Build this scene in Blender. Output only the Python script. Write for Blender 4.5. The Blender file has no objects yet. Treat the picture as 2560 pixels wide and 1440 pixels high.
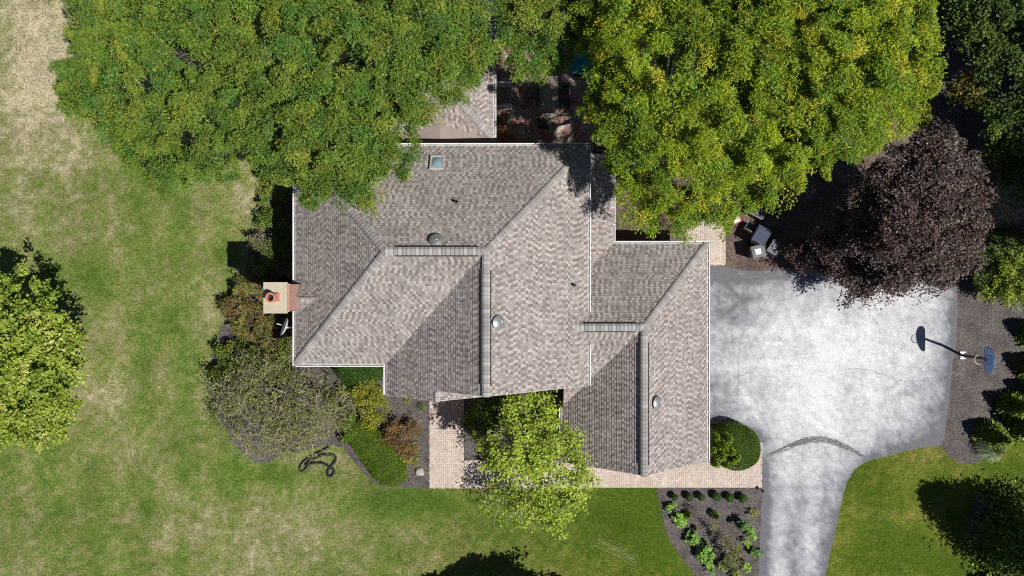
import bpy, bmesh, math, random
import numpy as np
from mathutils import Vector, Matrix
from mathutils.geometry import delaunay_2d_cdt

# ------------------------------------------------------------------ camera, sky, sun, exposure
S, H = 46.0, 43.6                 # ground pixels per metre of the 2560 px photograph, flying height in metres
SC = bpy.context.scene
COL = SC.collection
cam_d = bpy.data.cameras.new('camera')
cam_d.sensor_width = 36.0
cam_d.lens = 18.0 / ((1280 / S) / H)
cam_d.clip_start = 1.0
cam_d.clip_end = 1500
cam = bpy.data.objects.new('camera', cam_d)
cam.location = (0, 0, H)
COL.objects.link(cam)
SC.camera = cam

SUN = Vector((-0.554, 0.285, -1.0))            # the way the light travels
elev = math.atan2(1.0, math.hypot(SUN.x, SUN.y))
world = bpy.data.worlds.new('World')
SC.world = world
world.use_nodes = True
wn = world.node_tree.nodes
sky = wn.new('ShaderNodeTexSky')
sky.sky_type = 'NISHITA'
sky.sun_disc = False
sky.sun_elevation = elev
sky.air_density = 0.75
sky.dust_density = 0.4
sky.altitude = 900
sky.sun_rotation = math.atan2(-SUN.x, -SUN.y)
world.node_tree.links.new(sky.outputs[0], wn['Background'].inputs[0])
wn['Background'].inputs[1].default_value = 0.05
sun_d = bpy.data.lights.new('sun', 'SUN')
sun_d.energy = 4.8
sun_d.angle = math.radians(0.53)
sun_d.color = (1.0, 0.965, 0.91)
sun = bpy.data.objects.new('sun', sun_d)
sun.rotation_euler = SUN.to_track_quat('-Z', 'Y').to_euler()
sun.location = (30, -16, 60)
COL.objects.link(sun)
SC.view_settings.view_transform = 'Standard'
SC.view_settings.look = 'None'
SC.view_settings.exposure = 0.0
SC.view_settings.gamma = 1.0
SC.cycles.use_denoising = False
SC.cycles.filter_width = 1.1
SC.cycles.max_bounces = 6
SC.cycles.diffuse_bounces = 3
SC.cycles.glossy_bounces = 2
SC.cycles.transmission_bounces = 4
SC.cycles.transparent_max_bounces = 8
SC.cycles.caustics_reflective = False
SC.cycles.caustics_refractive = False

rng = np.random.default_rng(11)
random.seed(5)


def G(px, py, h=0.0):
    """the world point at height h seen at pixel (px, py) of the 2560 x 1440 photograph"""
    f = (1 - h / H) / S
    return Vector(((px - 1280) * f, (720 - py) * f, h))


# ------------------------------------------------------------------ object helpers
def tag(o, label=None, cat=None, group=None, kind=None):
    if label: o['label'] = label
    if cat: o['category'] = cat
    if group: o['group'] = group
    if kind: o['kind'] = kind
    return o


def thing(name, label, cat, loc=(0, 0, 0), rz=0.0, group=None):
    o = bpy.data.objects.new(name, None)
    o.empty_display_size = 0.2
    o.location = loc
    o.rotation_euler = (0, 0, rz)
    COL.objects.link(o)
    return tag(o, label, cat, group)


def link(name, me, parent=None):
    o = bpy.data.objects.new(name, me)
    COL.objects.link(o)
    if parent is not None:
        o.parent = parent
    return o


def copy_tree(o, parent=None):
    c = o.copy()
    COL.objects.link(c)
    if parent is not None:
        c.parent = parent
    for ch in list(o.children):
        copy_tree(ch, c)
    return c


class MB:
    """collects faces (with optional uv, tint and material slot) and links them as one mesh object"""
    def __init__(s):
        s.v, s.f, s.uv, s.t, s.m = [], [], [], [], []

    def face(s, pts, uv=None, tint=None, mi=0):
        i = len(s.v)
        s.v += [tuple(p) for p in pts]
        s.f.append(tuple(range(i, i + len(pts))))
        s.uv.append(uv); s.t.append(tint); s.m.append(mi)

    def box(s, c, d, rz=0.0, tint=None, mi=0, taper=1.0, M=None):
        c = Vector(c); hx, hy, hz = d[0] / 2, d[1] / 2, d[2] / 2
        ca, sa = math.cos(rz), math.sin(rz)
        P = []
        for z, k in ((-hz, taper), (hz, 1.0)):
            for x, y in ((-hx, -hy), (hx, -hy), (hx, hy), (-hx, hy)):
                p = Vector((x * k * ca - y * k * sa, x * k * sa + y * k * ca, z)) + c
                P.append(M @ p if M else p)
        for q in ((3, 2, 1, 0), (4, 5, 6, 7), (0, 1, 5, 4), (1, 2, 6, 5), (2, 3, 7, 6), (3, 0, 4, 7)):
            s.face([P[i] for i in q], None, tint, mi)

    def tube(s, pts, radii, n=6, cap=True, tint=None, mi=0):
        pts = [Vector(p) for p in pts]
        if not hasattr(radii, '__len__'): radii = [radii] * len(pts)
        rings = []
        ref = None
        for i, p in enumerate(pts):
            d = (pts[min(i + 1, len(pts) - 1)] - pts[max(i - 1, 0)])
            if d.length < 1e-9: d = Vector((0, 0, 1))
            d.normalize()
            if ref is None:
                ref = d.orthogonal().normalized()
            a = (ref - d * ref.dot(d))
            a = a.normalized() if a.length > 1e-6 else d.orthogonal().normalized()
            ref = a
            b = d.cross(a)
            rings.append([p + (a * math.cos(2 * math.pi * k / n) + b * math.sin(2 * math.pi * k / n)) * radii[i] for k in range(n)])
        for i in range(len(rings) - 1):
            for k in range(n):
                s.face([rings[i][k], rings[i][(k + 1) % n], rings[i + 1][(k + 1) % n], rings[i + 1][k]], None, tint, mi)
        if cap:
            s.face(rings[0][::-1], None, tint, mi); s.face(rings[-1], None, tint, mi)

    def lathe(s, prof, n=24, c=(0, 0, 0), M=None, tint=None, mi=0):
        c = Vector(c)
        def pt(r, z, k):
            p = Vector((r * math.cos(2 * math.pi * k / n), r * math.sin(2 * math.pi * k / n), z))
            return (M @ p if M else p) + c
        for (r0, z0), (r1, z1) in zip(prof[:-1], prof[1:]):
            for k in range(n):
                q = [pt(r0, z0, k), pt(r0, z0, k + 1), pt(r1, z1, k + 1), pt(r1, z1, k)]
                if r0 < 1e-6: q = [q[0], q[2], q[3]]
                elif r1 < 1e-6: q = [q[0], q[1], q[2]]
                s.face(q, None, tint, mi)

    def build(s, name, mats, parent=None, smooth=False, merge=False):
        me = bpy.data.meshes.new(name)
        me.from_pydata(s.v, [], s.f)
        if not isinstance(mats, (list, tuple)): mats = [mats]
        for m in mats: me.materials.append(m)
        if any(s.m): me.polygons.foreach_set('material_index', s.m)
        if any(u is not None for u in s.uv):
            L = me.uv_layers.new(name='UVMap')
            k = 0
            for u, f in zip(s.uv, s.f):
                for j in range(len(f)):
                    L.data[k].uv = u[j] if u is not None else (0, 0)
                    k += 1
        if any(t is not None for t in s.t):
            A = me.color_attributes.new('tint', 'FLOAT_COLOR', 'POINT')
            arr = np.ones((len(s.v), 4), np.float32)
            k = 0
            for t, f in zip(s.t, s.f):
                if t is not None: arr[k:k + len(f), :3] = t
                k += len(f)
            A.data.foreach_set('color', arr.ravel())
        if merge:
            bm = bmesh.new(); bm.from_mesh(me)
            bmesh.ops.remove_doubles(bm, verts=bm.verts, dist=1e-4)
            bmesh.ops.recalc_face_normals(bm, faces=bm.faces)
            bm.to_mesh(me); bm.free()
        if smooth: me.polygons.foreach_set('use_smooth', [True] * len(me.polygons))
        me.update()
        return link(name, me, parent)


# ------------------------------------------------------------------ materials
def new_mat(name):
    m = bpy.data.materials.new(name)
    m.use_nodes = True
    nt = m.node_tree
    return m, nt, nt.nodes['Principled BSDF']


def N(nt, t, **kw):
    n = nt.nodes.new('ShaderNode' + t)
    for k, v in kw.items(): setattr(n, k, v)
    return n


def math_n(nt, op, a, b=None):
    n = N(nt, 'Math', operation=op)
    for i, x in enumerate((a, b)):
        if x is None: continue
        if isinstance(x, (int, float)): n.inputs[i].default_value = x
        else: nt.links.new(x, n.inputs[i])
    return n.outputs[0]


def mix_c(nt, fac, a, b, mode='MIX'):
    n = N(nt, 'Mix', data_type='RGBA', blend_type=mode)
    for i, x in ((0, fac), (6, a), (7, b)):
        if isinstance(x, (int, float)): n.inputs[i].default_value = x
        elif isinstance(x, (tuple, list)): n.inputs[i].default_value = (*x, 1)
        else: nt.links.new(x, n.inputs[i])
    return n.outputs[2]


def ramp(nt, fac, stops):
    n = N(nt, 'ValToRGB')
    e = n.color_ramp.elements
    while len(e) < len(stops): e.new(0.5)
    for el, (p, c) in zip(e, stops):
        el.position = p
        el.color = (*c, 1) if hasattr(c, '__len__') else (c, c, c, 1)
    nt.links.new(fac, n.inputs[0])
    return n.outputs[0]


def noise(nt, scale, detail=3, rough=0.55, co=None):
    n = N(nt, 'TexNoise')
    n.inputs['Scale'].default_value = scale
    n.inputs['Detail'].default_value = detail
    n.inputs['Roughness'].default_value = rough
    if co is None: co = N(nt, 'TexCoord').outputs['Object']
    nt.links.new(co, n.inputs['Vector'])
    return n.outputs['Fac']


def bump(nt, bs, h, strength=0.4, dist=0.02):
    b = N(nt, 'Bump')
    b.inputs['Strength'].default_value = strength
    b.inputs['Distance'].default_value = dist
    nt.links.new(h, b.inputs['Height'])
    nt.links.new(b.outputs[0], bs.inputs['Normal'])


def plain(name, col, rough=0.6, metal=0.0, var=0.12, scale=6.0, spec=0.4):
    m, nt, bs = new_mat(name)
    f = noise(nt, scale, 4)
    c = ramp(nt, f, [(0.3, tuple(x * (1 - var) for x in col)), (0.7, tuple(min(1, x * (1 + var)) for x in col))])
    nt.links.new(c, bs.inputs['Base Color'])
    bs.inputs['Roughness'].default_value = rough
    bs.inputs['Metallic'].default_value = metal
    bs.inputs['Specular IOR Level'].default_value = spec
    return m


def leaf_mat(name='leaf', trans=0.35, gloss=0.25, rough=0.5):
    m, nt, bs = new_mat(name)
    a = N(nt, 'Attribute', attribute_name='tint')
    nt.links.new(a.outputs['Color'], bs.inputs['Base Color'])
    bs.inputs['Roughness'].default_value = rough
    bs.inputs['Specular IOR Level'].default_value = gloss
    tr = N(nt, 'BsdfTranslucent')
    nt.links.new(mix_c(nt, 1.0, a.outputs['Color'], (1.0, 1.0, 0.55), 'MULTIPLY'), tr.inputs['Color'])
    mx = N(nt, 'MixShader')
    mx.inputs[0].default_value = trans
    nt.links.new(bs.outputs[0], mx.inputs[1]); nt.links.new(tr.outputs[0], mx.inputs[2])
    nt.links.new(mx.outputs[0], nt.nodes['Material Output'].inputs[0])
    return m


def tint_mat(name, rough=0.8, nscale=8.0, nvar=0.25, spec=0.3, metal=0.0, fine=None):
    """base colour from the mesh's own tint attribute, broken up by noise"""
    m, nt, bs = new_mat(name)
    a = N(nt, 'Attribute', attribute_name='tint')
    f = noise(nt, nscale, 5, 0.65)
    c = mix_c(nt, 1.0, a.outputs['Color'], ramp(nt, f, [(0.3, 1 - nvar), (0.7, 1 + nvar)]), 'MULTIPLY')
    nt.nodes[-1].clamp_result = False
    if fine:
        f2 = noise(nt, fine[0], 3, 0.7)
        c = mix_c(nt, 1.0, c, ramp(nt, f2, [(0.25, 1 - fine[1]), (0.75, 1 + fine[1])]), 'MULTIPLY')
        bump(nt, bs, f2, 0.5, 0.03)
    nt.links.new(c, bs.inputs['Base Color'])
    bs.inputs['Roughness'].default_value = rough
    bs.inputs['Specular IOR Level'].default_value = spec
    bs.inputs['Metallic'].default_value = metal
    return m


def shingle_mat():
    m, nt, bs = new_mat('asphalt_shingle')
    sep = N(nt, 'SeparateXYZ')
    nt.links.new(N(nt, 'UVMap').outputs[0], sep.inputs[0])
    u, v = sep.outputs[0], sep.outputs[1]
    row = math_n(nt, 'FLOOR', math_n(nt, 'ADD', math_n(nt, 'DIVIDE', v, 0.143), 0.002))
    w1 = N(nt, 'TexWhiteNoise', noise_dimensions='1D'); nt.links.new(row, w1.inputs['W'])
    uu = math_n(nt, 'ADD', math_n(nt, 'DIVIDE', u, 0.135), math_n(nt, 'MULTIPLY', w1.outputs['Value'], 17.3))
    cv = N(nt, 'CombineXYZ'); nt.links.new(math_n(nt, 'MULTIPLY', uu, 0.45), cv.inputs[0]); nt.links.new(math_n(nt, 'MULTIPLY', row, 7.7), cv.inputs[1])
    nz = noise(nt, 1.0, 1, 0.5, cv.outputs[0])
    uu = math_n(nt, 'ADD', uu, math_n(nt, 'MULTIPLY', nz, 0.45))
    cell = math_n(nt, 'FLOOR', uu)
    cc = N(nt, 'CombineXYZ'); nt.links.new(cell, cc.inputs[0]); nt.links.new(row, cc.inputs[1])
    wn2 = N(nt, 'TexWhiteNoise', noise_dimensions='2D'); nt.links.new(cc.outputs[0], wn2.inputs['Vector'])
    # neighbouring bundles lean darker or paler together
    big = noise(nt, 0.55, 2, 0.5)
    par = math_n(nt, 'FLOORED_MODULO', math_n(nt, 'ADD', cell, math_n(nt, 'FLOOR', math_n(nt, 'MULTIPLY', w1.outputs['Value'], 7.0))), 2.0)
    pv = math_n(nt, 'ADD', math_n(nt, 'MULTIPLY', wn2.outputs['Value'], 0.62), math_n(nt, 'MULTIPLY', par, 0.36))
    val = math_n(nt, 'ADD', pv, math_n(nt, 'MULTIPLY', math_n(nt, 'SUBTRACT', big, 0.5), 0.25))
    c = ramp(nt, val, [(0.0, (0.237, 0.197, 0.183)), (0.25, (0.281, 0.239, 0.223)), (0.40, (0.352, 0.313, 0.294)), (0.60, (0.413, 0.370, 0.348)), (0.78, (0.510, 0.453, 0.423)), (1.0, (0.571, 0.503, 0.467))])
    fr = math_n(nt, 'FRACT', uu)
    gap = math_n(nt, 'LESS_THAN', fr, 0.10)
    c = mix_c(nt, math_n(nt, 'MULTIPLY', gap, 0.35), c, (0.05, 0.045, 0.045))
    grit = noise(nt, 45.0, 2, 0.8)
    c = mix_c(nt, 1.0, c, ramp(nt, grit, [(0.3, 0.84), (0.7, 1.0)]), 'MULTIPLY')
    streak = noise(nt, 0.45, 6, 0.65)
    c = mix_c(nt, 1.0, c, ramp(nt, streak, [(0.35, 0.84), (0.65, 1.0)]), 'MULTIPLY')
    nt.links.new(c, bs.inputs['Base Color'])
    bs.inputs['Roughness'].default_value = 0.92
    bs.inputs['Specular IOR Level'].default_value = 0.15
    return m


def brick_mat():
    m, nt, bs = new_mat('red_brick')
    b = N(nt, 'TexBrick')
    nt.links.new(N(nt, 'UVMap').outputs[0], b.inputs['Vector'])
    b.inputs['Color1'].default_value = (0.42, 0.17, 0.125, 1)
    b.inputs['Color2'].default_value = (0.52, 0.26, 0.20, 1)
    b.inputs['Mortar'].default_value = (0.62, 0.50, 0.44, 1)
    b.inputs['Scale'].default_value = 1.0
    b.inputs['Mortar Size'].default_value = 0.009
    b.inputs['Brick Width'].default_value = 0.21
    b.inputs['Row Height'].default_value = 0.075
    nt.links.new(b.outputs['Color'], bs.inputs['Base Color'])
    bs.inputs['Roughness'].default_value = 0.9
    return m


def ground_mat(name, stops, scale, fine_scale, fine_amp, b_str=0.6, rough=0.95):
    m, nt, bs = new_mat(name)
    c = ramp(nt, noise(nt, scale, 5, 0.6), stops)
    f2 = noise(nt, fine_scale, 3, 0.8)
    c = mix_c(nt, 1.0, c, ramp(nt, f2, [(0.32, 1 - fine_amp), (0.68, 1 + fine_amp)]), 'MULTIPLY')
    nt.links.new(c, bs.inputs['Base Color'])
    bs.inputs['Roughness'].default_value = rough
    bs.inputs['Specular IOR Level'].default_value = 0.15
    bump(nt, bs, f2, b_str, 0.04)
    return m


M = {}
M['leaf'] = leaf_mat('leaf', 0.22, 0.25)
M['needle'] = leaf_mat('needle', 0.15, 0.2, 0.6)
M['purple_leaf'] = leaf_mat('purple_leaf', 0.15, 0.45, 0.5)
M['bark'] = plain('bark', (0.20, 0.17, 0.14), 0.9, var=0.35, scale=9)
M['pale_bark'] = plain('pale_bark', (0.34, 0.31, 0.28), 0.9, var=0.3, scale=9)
M['inner_green'] = plain('inner_green', (0.04, 0.075, 0.014), 0.9, var=0.3, scale=9)
M['twig'] = plain('twig', (0.34, 0.29, 0.24), 0.9, var=0.35, scale=6)
M['dark_bark'] = plain('dark_bark', (0.10, 0.085, 0.07), 0.9, var=0.3, scale=9)
M['shingle'] = shingle_mat()
M['brick'] = brick_mat()
M['cap_shingle'] = tint_mat('cap_shingle', 0.92, 20, 0.12, 0.15)
M['white_metal'] = plain('white_metal', (0.80, 0.80, 0.79), 0.45, var=0.05, scale=3)
M['shade_and_joint_grey'] = plain('shade_and_joint_grey', (0.30, 0.29, 0.28), 0.9, var=0.4, scale=5)
M['white_trim'] = plain('white_trim', (0.78, 0.77, 0.75), 0.55, var=0.05)
M['vent_metal'] = plain('vent_metal', (0.36, 0.37, 0.38), 0.42, 0.55, var=0.12, scale=9)
M['skylight_frame'] = plain('skylight_frame', (0.50, 0.49, 0.46), 0.5, var=0.1)
M['dark_rubber'] = plain('dark_rubber', (0.035, 0.035, 0.037), 0.6, var=0.3)
M['black'] = plain('black', (0.015, 0.015, 0.016), 0.7, var=0.3)
M['membrane'] = plain('membrane', (0.30, 0.245, 0.225), 0.8, var=0.06, scale=2)
M['concrete_cap'] = plain('concrete_cap', (0.50, 0.44, 0.33), 0.9, var=0.10, scale=5)
M['terracotta'] = plain('terracotta', (0.52, 0.225, 0.14), 0.8, var=0.15)
M['lead'] = plain('lead', (0.26, 0.23, 0.22), 0.6, 0.0, var=0.1)
M['glass_sky'] = plain('glass_sky', (0.22, 0.33, 0.38), 0.10, 0.0, var=0.55, scale=1.4, spec=1.0)  # sky reflection put into the pane colour as paler patches
M['window_glass'] = plain('window_glass', (0.03, 0.04, 0.05), 0.05, spec=0.8)
M['stone_slab'] = plain('stone_slab', (0.27, 0.25, 0.22), 0.9, var=0.2, scale=4)
M['table_stone'] = plain('table_stone', (0.40, 0.34, 0.27), 0.8, var=0.2, scale=7)
M['table_rim'] = plain('table_rim', (0.30, 0.26, 0.22), 0.7, var=0.2, scale=7)
M['teal'] = plain('teal', (0.015, 0.20, 0.25), 0.8, var=0.2)
bb, nt_, bs_ = new_mat('board_blue'); bs_.inputs['Base Color'].default_value = (0.20, 0.29, 0.44, 1); bs_.inputs['Roughness'].default_value = 0.3
tr_ = N(nt_, 'BsdfTranslucent'); tr_.inputs['Color'].default_value = (0.32, 0.46, 0.72, 1)
mx_ = N(nt_, 'MixShader'); mx_.inputs[0].default_value = 0.55
nt_.links.new(bs_.outputs[0], mx_.inputs[1]); nt_.links.new(tr_.outputs[0], mx_.inputs[2]); nt_.links.new(mx_.outputs[0], nt_.nodes['Material Output'].inputs[0])
M['board_blue'] = bb
M['board_line'] = plain('board_line', (0.03, 0.05, 0.10), 0.5, var=0.1)
M['rim_metal'] = plain('rim_metal', (0.55, 0.42, 0.40), 0.5, 0.2, var=0.15)
M['net'] = plain('net', (0.30, 0.28, 0.27), 0.9, var=0.2)
M['pole_black'] = plain('pole_black', (0.03, 0.03, 0.033), 0.5, var=0.2)
M['bin_black'] = plain('bin_black', (0.035, 0.037, 0.042), 0.38, var=0.25, scale=5)
M['bin_lid_grey'] = plain('bin_lid_grey', (0.13, 0.135, 0.13), 0.4, var=0.15)
M['bin_lid_blue'] = plain('bin_lid_blue', (0.045, 0.06, 0.10), 0.28, var=0.2)
M['bin_grey'] = plain('bin_grey', (0.13, 0.135, 0.14), 0.4, var=0.15)
M['label_white'] = plain('label_white', (0.78, 0.78, 0.78), 0.6, var=0.04)
M['red'] = plain('red', (0.50, 0.06, 0.04), 0.5, var=0.15)
M['rock'] = plain('rock', (0.46, 0.41, 0.38), 0.95, var=0.2, scale=5)
M['hose'] = plain('hose', (0.022, 0.022, 0.023), 0.45, var=0.3, spec=0.5)
M['pot_rim'] = plain('pot_rim', (0.40, 0.40, 0.40), 0.7, var=0.1)
M['pot_body'] = plain('pot_body', (0.16, 0.15, 0.14), 0.8, var=0.1)
M['soil'] = plain('soil', (0.03, 0.025, 0.02), 0.95, var=0.3)
M['lawn'] = tint_mat('lawn_grass', 0.95, 3.2, 0.16, 0.1, fine=(9.0, 0.75))
M['drive'] = tint_mat('old_asphalt', 0.9, 5.5, 0.13, 0.2, fine=(14.0, 0.30))
M['straw'] = plain('straw', (0.20, 0.21, 0.085), 0.9, var=0.35, scale=7)
M['crack'] = plain('crack', (0.25, 0.255, 0.265), 0.9, var=0.3)
M['skid'] = plain('skid', (0.15, 0.155, 0.155), 0.9, var=0.35, scale=3)
M['mulch'] = ground_mat('mulch', [(0.3, (0.078, 0.068, 0.066)), (0.5, (0.112, 0.098, 0.094)), (0.75, (0.170, 0.148, 0.140))], 1.2, 12.0, 0.75)
M['brown_mulch'] = ground_mat('brown_mulch', [(0.3, (0.080, 0.058, 0.050)), (0.5, (0.135, 0.098, 0.085)), (0.75, (0.20, 0.145, 0.125))], 1.2, 12.0, 0.75)
M['paver'] = tint_mat('clay_paver', 0.9, 1.3, 0.12, 0.15)
M['paver_joint'] = plain('paver_joint', (0.30, 0.235, 0.20), 0.95, var=0.2)
M['patio'] = tint_mat('patio_stone', 0.9, 5.0, 0.2, 0.15)


# ------------------------------------------------------------------ ground
def fbm(x, y, scale, seed, octaves=4):
    out = np.zeros_like(x); amp = 1.0; tot = 0.0
    r = np.random.default_rng(seed)
    for o in range(octaves):
        g = r.random((257, 257))
        fx = (x * scale) % 256; fy = (y * scale) % 256
        ix = np.floor(fx).astype(int); iy = np.floor(fy).astype(int)
        tx = fx - ix; ty = fy - iy
        tx = tx * tx * (3 - 2 * tx); ty = ty * ty * (3 - 2 * ty)
        v = (g[ix, iy] * (1 - tx) + g[ix + 1, iy] * tx) * (1 - ty) + (g[ix, iy + 1] * (1 - tx) + g[ix + 1, iy + 1] * tx) * ty
        out += v * amp; tot += amp; amp *= 0.55; scale *= 2.03
    return out / tot


def px_of(x, y):
    return x * S + 1280, 720 - y * S


def blob_sum(px, py, blobs):
    out = np.zeros_like(px)
    for b in blobs:
        cx, cy, rx, ry, a = b
        out += a * np.exp(-(((px - cx) / rx) ** 2 + ((py - cy) / ry) ** 2))
    return out


def build_lawn():
    fx = np.arange(-29, 29.01, 0.11); fy = np.arange(-17, 17.01, 0.11)
    ox = np.array([35, 45, 60, 90, 150, 300.0])
    xs = np.concatenate([-ox[::-1], fx, ox]); ys = np.concatenate([-ox[::-1], fy, ox])
    X, Y = np.meshgrid(xs, ys, indexing='ij')
    px, py = px_of(X, Y)
    dry = (fbm(X + 300, Y + 300, 0.22, 1, 5) - 0.5) * 1.75
    dry += (fbm(X + 300, Y + 300, 0.9, 2, 4) - 0.5) * 0.8 + (fbm(X + 300, Y + 300, 3.4, 3, 2) - 0.5) * 1.55 - 0.28 * np.clip((px - 1200) / 600, 0, 1)
    dry += 0.17 * np.sin(X * 2.6 + 1.0 + 0.6 * np.sin(Y * 0.2)) * (px < 720)          # mower tracks
    dry += blob_sum(px, py, [
        (110, 70, 170, 130, 0.85), (110, 250, 110, 100, 0.95), (30, 420, 160, 120, 0.35), (625, 480, 70, 70, 0.85), (480, 560, 140, 60, 0.3),
        (235, 1000, 60, 110, 0.5), (240, 820, 60, 50, 0.3), (520, 1340, 190, 110, 0.35), (820, 1330, 120, 80, 0.32), (330, 1220, 140, 80, 0.3), (850, 1150, 60, 40, 0.5),
        (2270, 1290, 60, 20, 0.7), (2300, 1140, 60, 20, 0.4), (2380, 1345, 60, 30, 0.5),
        (225, 690, 70, 50, -0.9), (415, 815, 70, 50, -0.8), (380, 560, 130, 120, -0.5), (360, 430, 80, 60, -0.6), (1110, 1260, 220, 40, -0.9), (1600, 1250, 90, 60, -1.0), (1650, 1360, 80, 90, -0.9),
        (1530, 1310, 200, 90, -0.5), (2250, 1380, 140, 60, -0.7), (2500, 1180, 80, 40, -0.7), (370, 1270, 18, 22, -1.3), (440, 740, 90, 160, -0.3), (980, 1240, 100, 40, -0.6), (700, 1190, 130, 25, -0.6),
        (450, 1010, 60, 150, -0.3), (560, 1180, 120, 40, -0.5), (1250, 1360, 160, 60, -0.15), (2480, 1430, 100, 50, -0.9), (1900, 300, 600, 400, -0.4), (40, 1300, 120, 200, 0.15), (2260, 1290, 280, 200, -0.55)])
    dry += np.where(py < 420, 0.30, 0.0) * (px < 700)
    t = np.clip(0.42 + 0.42 * dry, 0, 1)
    stops = np.array([0, 0.28, 0.5, 0.74, 1.0])
    cols = np.array([(0.075, 0.130, 0.022), (0.120, 0.165, 0.036), (0.172, 0.188, 0.064), (0.255, 0.238, 0.120), (0.41, 0.358, 0.232)])
    right = np.clip((px - 900) / 700, 0, 1)[..., None]
    C = np.stack([np.interp(t, stops, cols[:, i]) for i in range(3)], -1)
    C = C * (1 - right) + C * np.array((0.80, 0.77, 0.44)) * right
    v = (fbm(X + 300, Y + 300, 0.7, 9, 3) - 0.5)[..., None]
    C *= 1 + 0.4 * v
    nx, ny = X.shape
    co = np.stack([X, Y, np.zeros_like(X)], -1).reshape(-1, 3)
    idx = np.arange(nx * ny).reshape(nx, ny)
    q = np.stack([idx[:-1, :-1], idx[1:, :-1], idx[1:, 1:], idx[:-1, 1:]], -1).reshape(-1, 4)
    o = quad_mesh('lawn', co, q, C.reshape(-1, 3), M['lawn'])
    tag(o, kind='structure')


def quad_mesh(name, co, q, tint, mat, parent=None):
    me = bpy.data.meshes.new(name)
    me.vertices.add(len(co)); me.vertices.foreach_set('co', np.ascontiguousarray(co, np.float32).ravel())
    me.loops.add(q.size); me.loops.foreach_set('vertex_index', np.ascontiguousarray(q, np.int32).ravel())
    me.polygons.add(len(q)); me.polygons.foreach_set('loop_start', np.arange(0, q.size, q.shape[1], dtype=np.int32))
    me.update(calc_edges=True)
    if tint is not None:
        A = me.color_attributes.new('tint', 'FLOAT_COLOR', 'POINT')
        c4 = np.ones((len(co), 4), np.float32); c4[:, :3] = tint
        A.data.foreach_set('color', c4.ravel())
    me.materials.append(mat)
    return link(name, me, parent)


def densify(poly, step, jit, seed):
    r = random.Random(seed)
    out = []
    n = len(poly)
    for i in range(n):
        a, b = Vector(poly[i]).to_2d(), Vector(poly[(i + 1) % n]).to_2d()
        k = max(1, int((b - a).length / step))
        for j in range(k):
            p = a.lerp(b, j / k)
            if j or True:
                p = p + Vector((r.uniform(-jit, jit), r.uniform(-jit, jit)))
            out.append(p)
    return out


def smooth_poly(poly, it=2):
    P = [Vector(p[:2]) for p in poly]
    for _ in range(it):
        Q = []
        for i in range(len(P)):
            a, b = P[i], P[(i + 1) % len(P)]
            Q += [a.lerp(b, 0.25), a.lerp(b, 0.75)]
        P = Q
    return P


def sheet(name, poly, z, mat, jit=0.03, seed=1, kind='structure', smooth=0, grid=None, colour=None, step=0.25):
    """a flat area with a natural edge; grid adds inner points that carry a colour"""
    if smooth: poly = smooth_poly(poly, smooth)
    P = densify([(p[0], p[1]) for p in poly], step, jit, seed)
    pts = list(P); n = len(P)
    edges = [(i, (i + 1) % n) for i in range(n)]
    if grid:
        x0, x1 = min(p.x for p in P), max(p.x for p in P); y0, y1 = min(p.y for p in P), max(p.y for p in P)
        for x in np.arange(x0, x1, grid):
            for y in np.arange(y0, y1, grid):
                pts.append(Vector((x + 0.01, y + 0.013)))
    v, e, f, *_ = delaunay_2d_cdt(pts, edges, [], 1, 1e-5)
    me = bpy.data.meshes.new(name)
    me.from_pydata([(p.x, p.y, z) for p in v], [], f)
    me.materials.append(mat)
    if colour:
        co = np.array([(p.x, p.y) for p in v])
        A = me.color_attributes.new('tint', 'FLOAT_COLOR', 'POINT')
        c4 = np.ones((len(co), 4), np.float32); c4[:, :3] = colour(co[:, 0], co[:, 1])
        A.data.foreach_set('color', c4.ravel())
    bm = bmesh.new(); bm.from_mesh(me)
    for fc in bm.faces:
        if fc.normal.z < 0: fc.normal_flip()
    bm.to_mesh(me); bm.free()
    me.update()
    o = link(name, me)
    return tag(o, kind=kind)


def PX(*pts):
    return [G(x, y)[:2] for x, y in pts]


build_lawn()

def dry_streaks():
    mb = MB()
    for i in range(7):
        x0, y0 = 1488 + i * 1.5 + (i % 3) * 4, 1362 - i * 4.0 - (i % 2)
        ribbon(mb, PX((x0, y0), (x0 + 50, y0 + 26), (x0 + 92, y0 + 50)), 0.035, 0.006, 300 + i, 0.012)
    for a, b in (((2140, 1275), (2205, 1297)), ((2150, 1265), (2215, 1280)), ((2172, 1270), (2168, 1290)), ((2185, 1272), (2180, 1294)), ((2200, 1276), (2192, 1298))):
        ribbon(mb, PX(a, b), 0.02, 0.006, 320, 0.012)
    return mb


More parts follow.
